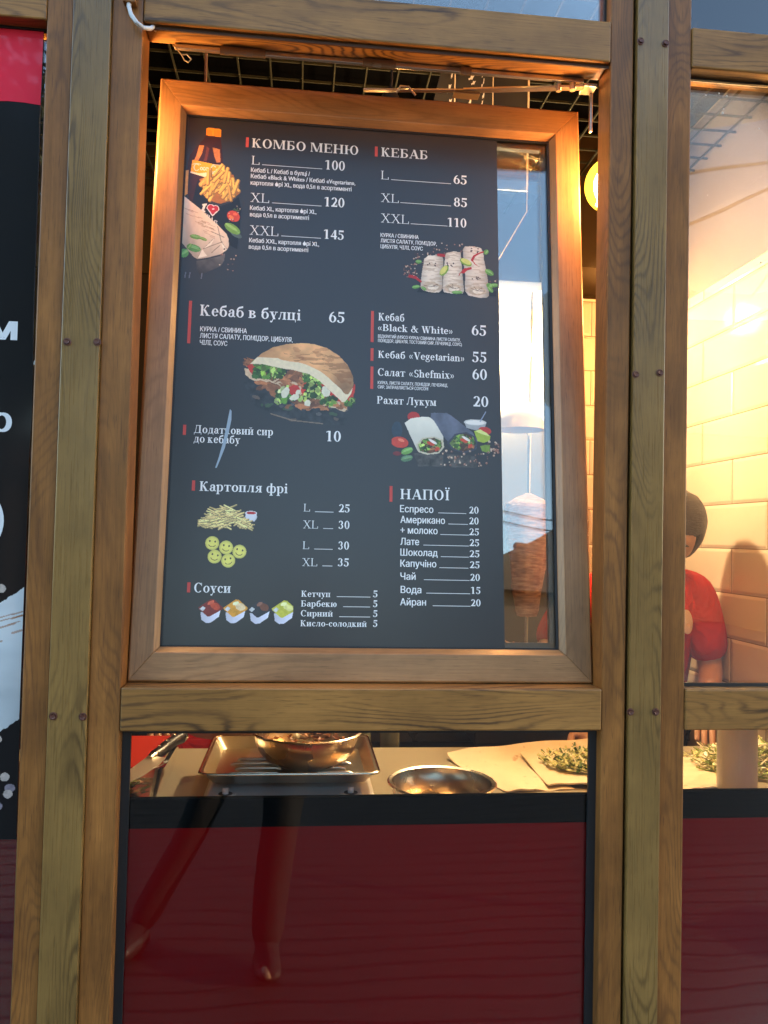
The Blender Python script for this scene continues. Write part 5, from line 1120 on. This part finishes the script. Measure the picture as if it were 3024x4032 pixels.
def person(label, P, skin, top, legs, hair, shoes=None, short=True, wide=1.0, look=(0,-1,-.2), capcol=None):
    """P: joints in metres. One continuous body; clothes and hair are children."""
    e = empty('person', (P['pelvis'][0], P['pelvis'][1], 0), label, 'person'); inv = Vector(e.location)
    def q(v): return tuple(Vector(v)-inv)
    j = {k: q(v) for k, v in P.items()}; V3 = lambda k: Vector(j[k]); lerp = lambda a, b, t: tuple(V3(a).lerp(V3(b), t))
    nd = {'pelvis': (j['pelvis'], (.125,.10)), 'waist': (lerp('pelvis','chest',.5), (.115,.09)), 'chest': (j['chest'], (.145,.105)), 'neck': (j['neck'], .052), 'head0': (lerp('neck','head',.45), .05), 'headc': (j['head'], (.072,.085)), 'headt': (tuple(V3('head')+(V3('head')-V3('neck')).normalized()*.065), (.06,.07))}
    ed = [('pelvis','waist'),('waist','chest'),('chest','neck'),('neck','head0'),('head0','headc'),('headc','headt')]
    for s in 'lr':
        nd['sh'+s] = (j['sh'+s], .050); nd['ua'+s] = (lerp('sh'+s,'el'+s,.5), .045); nd['el'+s] = (j['el'+s], .038); nd['fa'+s] = (lerp('el'+s,'wr'+s,.4), .036); nd['wr'+s] = (j['wr'+s], .025)
        ed += [('chest','sh'+s),('sh'+s,'ua'+s),('ua'+s,'el'+s),('el'+s,'fa'+s),('fa'+s,'wr'+s)]
        d = (V3('wr'+s)-V3('el'+s)).normalized(); hdir = (d+Vector((0,-.15,-.25))).normalized(); side = hdir.cross(Vector((0,0,1))).normalized()*(1 if s == 'l' else -1)
        nd['pm'+s] = (tuple(V3('wr'+s)+hdir*.045), (.036,.016)); ed.append(('wr'+s,'pm'+s))
        palm = V3('wr'+s)+hdir*.07
        for f, (o_, L, bd_) in enumerate(((-.030,.060,.2), (-.010,.072,.25), (.010,.068,.3), (.028,.052,.35))):
            a = palm+side*o_; b = a+hdir*L*.5+Vector((0,0,-bd_*L*.25)); c = b+hdir*L*.45+Vector((0,0,-bd_*L))
            nd['f%d0'%f+s] = (tuple(a), .010); nd['f%d1'%f+s] = (tuple(b), .0088); nd['f%d2'%f+s] = (tuple(c), .0075)
            ed += [('pm'+s,'f%d0'%f+s),('f%d0'%f+s,'f%d1'%f+s),('f%d1'%f+s,'f%d2'%f+s)]
        a = V3('wr'+s)+hdir*.03-side*.036; b = a+hdir*.032-side*.016; nd['t0'+s] = (tuple(a), .012); nd['t1'+s] = (tuple(b), .0095); nd['t2'+s] = (tuple(b+hdir*.022), .008)
        ed += [('pm'+s,'t0'+s),('t0'+s,'t1'+s),('t1'+s,'t2'+s)]
        nd['hip'+s] = (j['hip'+s], .092); nd['th'+s] = (lerp('hip'+s,'kn'+s,.5), .075); nd['kn'+s] = (j['kn'+s], .055); nd['cf'+s] = (lerp('kn'+s,'an'+s,.35), .054); nd['an'+s] = (j['an'+s], .036)
        toe = V3('an'+s)+Vector(P_toe(P, s))*.15; toe.z = .03; nd['to'+s] = (tuple(toe), (.036,.024))
        ed += [('pelvis','hip'+s),('hip'+s,'th'+s),('th'+s,'kn'+s),('kn'+s,'cf'+s),('cf'+s,'an'+s),('an'+s,'to'+s)]
    body = skinned('body', nd, ed, skin, e, 'pelvis')
    g = lambda k, f=1.12, a=.006: (nd[k][0], tuple(x*f+a for x in (nd[k][1] if isinstance(nd[k][1], tuple) else (nd[k][1],)*2)))
    tn = {k: g(k, 1.12*wide) for k in ('pelvis','waist','chest')}; tn['nk'] = (lerp('chest','neck',.78), (.078,.068)); te = [('pelvis','waist'),('waist','chest'),('chest','nk')]
    for s in 'lr': tn['tz'+s] = (tuple(Vector(lerp('neck','sh'+s,.5))-Vector((0,0,.012))), .068); te += [('nk','tz'+s),('tz'+s,'sh'+s)]
    for s in 'lr':
        tn['sh'+s] = g('sh'+s, 1.3, .008); tn['ua'+s] = g('ua'+s, 1.3, .012); te += [('sh'+s,'ua'+s)]
        if not short:
            for k in ('el','fa'): tn[k+s] = g(k+s, 1.15, .008)
            tn['cu'+s] = (lerp('el'+s,'wr'+s,.85), .036); te += [('ua'+s,'el'+s),('el'+s,'fa'+s),('fa'+s,'cu'+s)]
        else: tn['sl'+s] = (lerp('sh'+s,'el'+s,.93), .068); te.append(('ua'+s,'sl'+s))
    skinned('shirt', tn, te, top, e, 'pelvis')
    ln = {'pelvis': g('pelvis', 1.06, .002)}; le = []
    for s in 'lr':
        for k in ('hip','th','kn','cf'): ln[k+s] = g(k+s, 1.1, .006)
        ln['ak'+s] = (lerp('kn'+s,'an'+s,1.04), .060); le += [('pelvis','hip'+s),('hip'+s,'th'+s),('th'+s,'kn'+s),('kn'+s,'cf'+s),('cf'+s,'ak'+s)]
    skinned('trousers', ln, le, legs, e, 'pelvis')
    if shoes:
        for s in 'lr':
            skinned('sock', {'c': (nd['cf'+s][0], .050), 'a': (nd['an'+s][0], .046), 't': (nd['to'+s][0], (.046,.034))}, [('c','a'),('a','t')], DKC, e, 'c')
            a = Vector(nd['an'+s][0]); t_ = Vector(nd['to'+s][0]); dd = (t_-a); dd.z = 0; dd.normalize()
            skinned('shoe', {'h': (tuple(Vector((a.x,a.y,.045))-dd*.03), (.052,.048)), 'm': (tuple(Vector((a.x,a.y,.042))+dd*.07), (.054,.042)), 't': (tuple(Vector((a.x,a.y,.034))+dd*.155), (.050,.034))}, [('h','m'),('m','t')], shoes, e, 'h')
    # head: face features and hair, oriented to the look direction
    hc = V3('head')+(V3('head')-V3('neck')).normalized()*.02; fw = Vector(look).normalized(); up = (V3('head')-V3('neck')).normalized(); up = (up-fw*up.dot(fw)).normalized(); rt_ = fw.cross(up)
    M = Matrix((( rt_.x, -fw.x, up.x), (rt_.y, -fw.y, up.y), (rt_.z, -fw.z, up.z)))  # x right, -y forward, z up
    def loc(x, y, z_): return tuple(hc+M@Vector((x, y, z_)))
    def blob(name, c, r, sc_, mat, cut=None):
        m_ = MB().ball((0,0,0), r, 28, 20, sc=sc_); m_.v = [v for v in m_.v]; vv = []
        for v in m_.v:
            v = Vector(v)+Vector(c); 
            if cut: v = Vector(cut(v))
            vv.append(loc(*v))
        m_.v = vv; return m_.build(name, mat, e, smooth=True)
    def face(v):   # skull, brow, cheeks and jaw
        x, y, z_ = v
        if z_ < -.02: k_ = 1-.35*min(1, (-.02-z_)/.09); x *= k_; y = y*(1-.1*min(1, (-.02-z_)/.09))
        if y < -.04 and abs(x) < .05: y += .006*max(0, 1-abs(z_+.0)/.03)-.004*max(0, 1-abs(z_-.03)/.02)
        return (x, y, z_)
    blob('face', (0,-.004,-.004), .1, (.78,.96,1.13), skin, face)
    blob('nose', (0,-.104,-.018), .012, (.9,1.2,1.9), skin); blob('lips', (0,-.090,-.056), .012, (1.8,.6,.55), LIPS)
    for sg in (-1, 1):
        blob('eye', (sg*.031,-.086,.004), .0115, (1.2,.6,.7), EYE); blob('eyebrow', (sg*.032,-.092,.024), .012, (1.5,.45,.3), hair); blob('ear', (sg*.080,.005,-.006), .022, (.4,.8,1.35), skin)
    def hcut(v):
        x, y, z_ = v
        if y < -.045 and z_ < .05: y = -.045+(y+.045)*.1
        if z_ < -.045: z_ = -.045+(z_+.045)*.2; x *= .93; y = .92*y
        n_ = .0012*math.sin(x*160+y*140)+.0012*math.sin(z_*150+x*90); return (x*(1+n_*4), y*(1+n_*4), z_+n_)
    blob('hair', (0,.012,.016), .108, (.86,.98,1.08), hair, hcut)
    return e
def P_toe(P, s): return P.get('toe'+s, (0,-1,0))
LIPS = plain('lips', (.32,.12,.09), .5); EYE = plain('dark eye', (.03,.02,.02), .2)
SKIN = plain('skin', (.48,.26,.16), .5, var=.06); SKIN2 = plain('skin light', (.52,.31,.21), .5, var=.06)
def cloth(name, col, amp=.012):
    m, ns, ls = newmat(name); b = ns['Principled BSDF']; b.inputs['Roughness'].default_value = .85; b.inputs['Specular IOR Level'].default_value = .2
    f = noise(ns, ls, mapped(ns, ls, (9,9,5)), 1.0, 3, .55, 1.6); ls.new(mixc(ns, ls, f, tuple(c*.8 for c in col), tuple(c*1.15 for c in col)), b.inputs['Base Color'])
    bp = N(ns, 'Bump'); bp.inputs['Strength'].default_value = 1; bp.inputs['Distance'].default_value = amp*2.5; ls.new(f, bp.inputs['Height']); ls.new(bp.outputs[0], b.inputs['Normal']); return m
REDS = cloth('red t-shirt cloth', (.50,.016,.016)); DKC = plain('dark cloth', (.014,.014,.018), .85, bump=.4)
HAIR, ns, ls = newmat('dark hair'); b = ns['Principled BSDF']; f = noise(ns, ls, mapped(ns, ls, (90,90,420)), 1.0, 3, .6, .8)
ls.new(mixc(ns, ls, f, (.008,.005,.004), (.04,.026,.018)), b.inputs['Base Color']); b.inputs['Roughness'].default_value = .45
bp = N(ns, 'Bump'); bp.inputs['Strength'].default_value = 1; bp.inputs['Distance'].default_value = .006; ls.new(f, bp.inputs['Height']); ls.new(bp.outputs[0], b.inputs['Normal'])
cook = person('cook in red t-shirt with a round pale badge, bending over the counter', dict(
    pelvis=(1.06,1.12,.92), chest=(1.085,1.02,1.265), neck=(1.075,.975,1.415), head=(1.095,.92,1.515), shl=(1.222,.99,1.365), shr=(.860,.99,1.345), ell=(1.262,.97,1.115), elr=(.712,.89,1.165), wrl=(1.150,.78,1.045), wrr=(.745,.68,1.02),
    hipl=(1.15,1.12,.88), hipr=(.97,1.12,.88), knl=(1.16,1.10,.48), knr=(.96,1.10,.48), anl=(1.17,1.13,.08), anr=(.95,1.13,.08)), SKIN, REDS, DKC, HAIR, BLACK, look=(-.42,-.78,-.46), wide=1.3)
m = MB()
o = MB().lathe([(0,0),(.030,-.0006),(.036,-.002),(.036,-.004),(0,-.004)], n=32).build('chest_badge', plain('pale badge print', (.66,.5,.38), .7), cook, smooth=True); o.location = (1.150-1.06, .898-1.12, 1.270); o.rotation_euler = (R_(84), 0, R_(38))
person('kitchen helper in red top standing behind the baking tray, mostly hidden by the menu', dict(
    pelvis=(-.20,1.02,.90), chest=(-.20,1.00,1.28), neck=(-.20,.98,1.47), head=(-.19,.95,1.60), shl=(-.04,1.0,1.39), shr=(-.36,1.0,1.39), ell=(.02,.96,1.13), elr=(-.42,.96,1.13), wrl=(-.05,.80,1.03), wrr=(-.36,.80,1.04),
    hipl=(-.12,1.03,.86), hipr=(-.28,1.03,.86), knl=(-.11,1.02,.47), knr=(-.29,1.02,.47), anl=(-.1,1.06,.08), anr=(-.3,1.06,.08)), SKIN, REDS, REDS, HAIR, BLACK, look=(0,-.85,-.5))
# the person taking the picture, standing outside in front of the lower glass
person('person in dark clothes and sandals outside, legs apart, holding a phone up to the kiosk', dict(
    pelvis=(-.09,-1.66,.93), chest=(-.02,-1.70,1.26), neck=(0,-1.69,1.45), head=(.0,-1.66,1.585), shl=(-.18,-1.69,1.37), shr=(.16,-1.69,1.37), ell=(-.20,-1.55,1.17), elr=(.18,-1.55,1.17), wrl=(-.07,-1.46,1.42), wrr=(.075,-1.46,1.42),
    hipl=(-.18,-1.64,.88), hipr=(-.01,-1.64,.88), knl=(-.34,-1.53,.50), knr=(-.04,-1.46,.50), anl=(-.52,-1.54,.085), anr=(-.085,-1.40,.085), toel=(-.5,.86,0), toer=(.1,1,0)), SKIN2, DKC, DKC, HAIR, plain('dark shoe', (.03,.02,.018), .5), look=(0,1,-.05), short=False)
ph = empty('phone', (0, -1.379, 1.47), 'dark phone held up in both hands in front of the kiosk', 'phone')
MB().box((-.036,-.004,-.075),(.036,.004,.072)).build('phone_body', plain('phone shell', (.03,.03,.035), .2), ph, bevel=.003)
# ================================================================== OUTSIDE (seen only as reflections in the glass)
def deck():
    m, ns, ls = newmat('paving'); b = ns['Principled BSDF']; tc = N(ns,'TexCoord'); sp = N(ns,'SeparateXYZ'); ls.new(tc.outputs['Object'], sp.inputs[0])
    wv = math_(ns, ls, 'ADD', sp.outputs['Y'], math_(ns, ls, 'MULTIPLY', noise(ns, ls, mapped(ns, ls, (1,1,1)), 2.2, 3), .035))
    fr = math_(ns, ls, 'FRACT', math_(ns, ls, 'DIVIDE', wv, .105)); edge = math_(ns, ls, 'ABSOLUTE', math_(ns, ls, 'SUBTRACT', fr, .5))
    gap = ramp(ns, ls, edge, [(.40,(0,0,0)), (.45,(1,1,1))])
    ls.new(mixc(ns, ls, gap, mixc(ns, ls, noise(ns, ls, mapped(ns, ls, (1.2,26,1)), 2, 4), (.032,.029,.027), (.052,.047,.042)), (.003,.003,.003)), b.inputs['Base Color'])
    b.inputs['Roughness'].default_value = .7; return m
def plane(name, x0, y0, x1, y1, z, mat): return tag(MB().add([(x0,y0,z),(x1,y0,z),(x1,y1,z),(x0,y1,z)], [(0,1,2,3)]).build(name, mat), kind='structure')
plane('ground', -150, -150, 150, 150, -.16, plain('earth and asphalt', (.11,.105,.1), .9, scale=.6))
tag(MB().box((-9,-6.5,-.15),(9,-.0,-.001)).build('pavement', deck()), kind='structure')
plane('road', -150, -16, 150, -8.5, -.155, plain('asphalt', (.055,.055,.058), .85, scale=2))
def house(x, y, wd, dp, hw_, hr, wall, roof, label, chim):
    e = empty('house', (x, y, -.15), label, 'house')
    wl = MB().box((-wd/2,-dp/2,0),(wd/2,dp/2,hw_)).build('wall', plain('house wall %g' % x, wall, .85, scale=.8), e)
    rf = MB().add([(-wd/2-.4,-dp/2-.4,hw_),(wd/2+.4,-dp/2-.4,hw_),(wd/2+.4,dp/2+.4,hw_),(-wd/2-.4,dp/2+.4,hw_),(-wd/2-.4,0,hw_+hr),(wd/2+.4,0,hw_+hr)], [(0,3,2,1),(0,1,5,4),(2,3,4,5),(0,4,3),(1,2,5)]).build('roof', plain('roof tiles %g' % x, roof, .8, scale=3), e)
    MB().box((chim,.1,hw_+hr*.5),(chim+.5,.6,hw_+hr+.9)).build('chimney', plain('chimney brick %g' % x, (.2,.09,.06), .9), rf)
    for i in range(int(wd//2.4) if x < 0 else 1):
        X = -wd/2+1.2+i*2.4; f = MB().box((X-.5,dp/2,1.0),(X+.5,dp/2+.05,2.3)).build('window', WHITE_PL, e); MB().box((X-.42,dp/2+.051,1.08),(X+.42,dp/2+.06,2.22)).build('pane', plain('dark pane %g %d' % (x, i), (.03,.04,.05), .1), f)
    return e
h1 = house(0,0,14,11,3.9,3.0,(.10,.075,.055),(.05,.04,.035),'dark timber house with steep gable and brick chimney across the road',-5.6)
h1.location = (8.6,-21.5,-.15); h1.rotation_euler = (0,0,R_(90))
house(-13,-30,12,8,3.2,2.3,(.3,.26,.22),(.10,.06,.05),'pale house with brown roof across the road, further left',1.5)
e = empty('utility_pole', (3.0,-17,-.15), 'wooden utility pole with a crossarm beside the road', 'utility pole')
MB().tube([(0,0,0),(0,0,7.2)], [.13,.09], 14).build('pole', plain('pole timber', (.12,.09,.07), .9), e, smooth=True); MB().box((-.9,-.05,6.6),(.9,.05,6.72)).build('crossarm', plain('crossarm', (.1,.08,.06), .9), e)
for k, hgt in enumerate((6.5, 6.2)):
    pts = [(-60+6*i, -17, hgt+.1*(k)-.9*math.sin(math.pi*((i % 5)/5))) for i in range(21)]
    tag(MB().tube(pts, .014, 6).build('overhead_wire', CORD), ('upper' if k == 0 else 'lower')+' overhead wire strung along the road', 'wire')
def tree(x, y, hgt, label, seed):
    q = random.Random(seed); e = empty('tree', (x, y, -.15), label, 'tree'); m = MB(); m.tube([(0,0,0),(.05,.03,hgt*.3),(0,.1,hgt*.6)], [.2,.15,.07], 12)
    for _ in range(9):
        a, z_ = q.uniform(0,6.28), hgt*q.uniform(.35,.55); m.tube([(0,.05,z_),(math.cos(a)*.7,math.sin(a)*.7,z_+.7),(math.cos(a)*1.5,math.sin(a)*1.5,z_+1.3)], [.06,.04,.015], 7)
    m.build('trunk', plain('bark %d' % seed, (.09,.065,.045), .9), e); c_ = MB()
    for _ in range(7000):
        a, b_, r = q.uniform(0,6.28), math.acos(q.uniform(-1,1)), q.random()**.4*(1+.25*math.sin(3*q.random()*6))
        p0 = Vector((math.cos(a)*math.sin(b_)*r*hgt*.33, math.sin(a)*math.sin(b_)*r*hgt*.33, hgt*.66+math.cos(b_)*r*hgt*.34)); u_ = Vector((q.gauss(0,1),q.gauss(0,1),q.gauss(0,1))).normalized(); v_ = u_.orthogonal().normalized(); s_ = q.uniform(.09,.20)
        c_.add([p0-u_*s_, p0+v_*s_*.5, p0+u_*s_, p0-v_*s_*.5], [(0,1,2,3)])
    c_.build('crown', plain('foliage %d' % seed, (.022,.034,.013), .8, scale=1, var=.4), e)
tree(-4.4,-11,8.6,'tall leafy tree nearest the kiosk',5); tree(-7.6,-12,9.0,'second leafy tree, further left of the kiosk',7); tree(19,-25,7.5,'tall leafy tree to the right of the houses',6)
q_ = random.Random(12); m = MB()
for _ in range(6000):
    p0 = Vector((q_.uniform(-12,-1.2), -12+q_.gauss(0,.45), q_.uniform(0,2.6)-.15)); u_ = Vector((q_.gauss(0,1),q_.gauss(0,1),q_.gauss(0,1))).normalized(); v_ = u_.orthogonal().normalized(); s_ = q_.uniform(.08,.18)
    m.add([p0-u_*s_, p0+v_*s_*.5, p0+u_*s_, p0-v_*s_*.5], [(0,1,2,3)])
tag(m.build('hedge', plain('hedge leaves', (.02,.03,.012), .8, scale=1, var=.4)), 'dense green hedge running under the leafy trees', 'hedge')
# white patio parasol to the right, in front of the kiosk
ps = empty('parasol', (2.15,-1.42,0), 'open white patio parasol in front of the right bay', 'parasol')
MB().tube([(0,0,0),(0,0,3.05)], .024, 14).build('pole', plain('parasol pole', (.5,.5,.5), .4, .5), ps, smooth=True)
m = MB(); n = 8; m.add([(0,0,3.15)]+[(1.25*math.cos(2*math.pi*k/n+.2),1.25*math.sin(2*math.pi*k/n+.2),2.86) for k in range(n)]+[(1.25*math.cos(2*math.pi*k/n+.2),1.25*math.sin(2*math.pi*k/n+.2),2.70) for k in range(n)], [(0,1+k,1+(k+1)%n) for k in range(n)]+[(1+k,1+(k+1)%n,9+(k+1)%n,9+k) for k in range(n)])
cm, ns, ls = newmat('white canvas'); ns.remove(ns['Principled BSDF']); d1, d2, mx = N(ns,'BsdfDiffuse'), N(ns,'BsdfTranslucent'), N(ns,'MixShader')
d1.inputs[0].default_value = d2.inputs[0].default_value = (.8,.78,.76,1); mx.inputs[0].default_value = .45; ls.new(d1.outputs[0], mx.inputs[1]); ls.new(d2.outputs[0], mx.inputs[2]); ls.new(mx.outputs[0], ns['Material Output'].inputs[0]); m.build('canopy', cm, ps)
m = MB()
for k in range(n): m.tube([(0,0,3.1),(1.23*math.cos(2*math.pi*k/n+.2),1.23*math.sin(2*math.pi*k/n+.2),2.85)], .008, 6)
m.build('ribs', plain('ribs', (.4,.4,.4), .5), ps); MB().lathe([(0,.12),(.06,.12),(.27,.06),(.28,0),(0,0)], n=32).build('base', plain('concrete base', (.3,.3,.29), .9), ps)
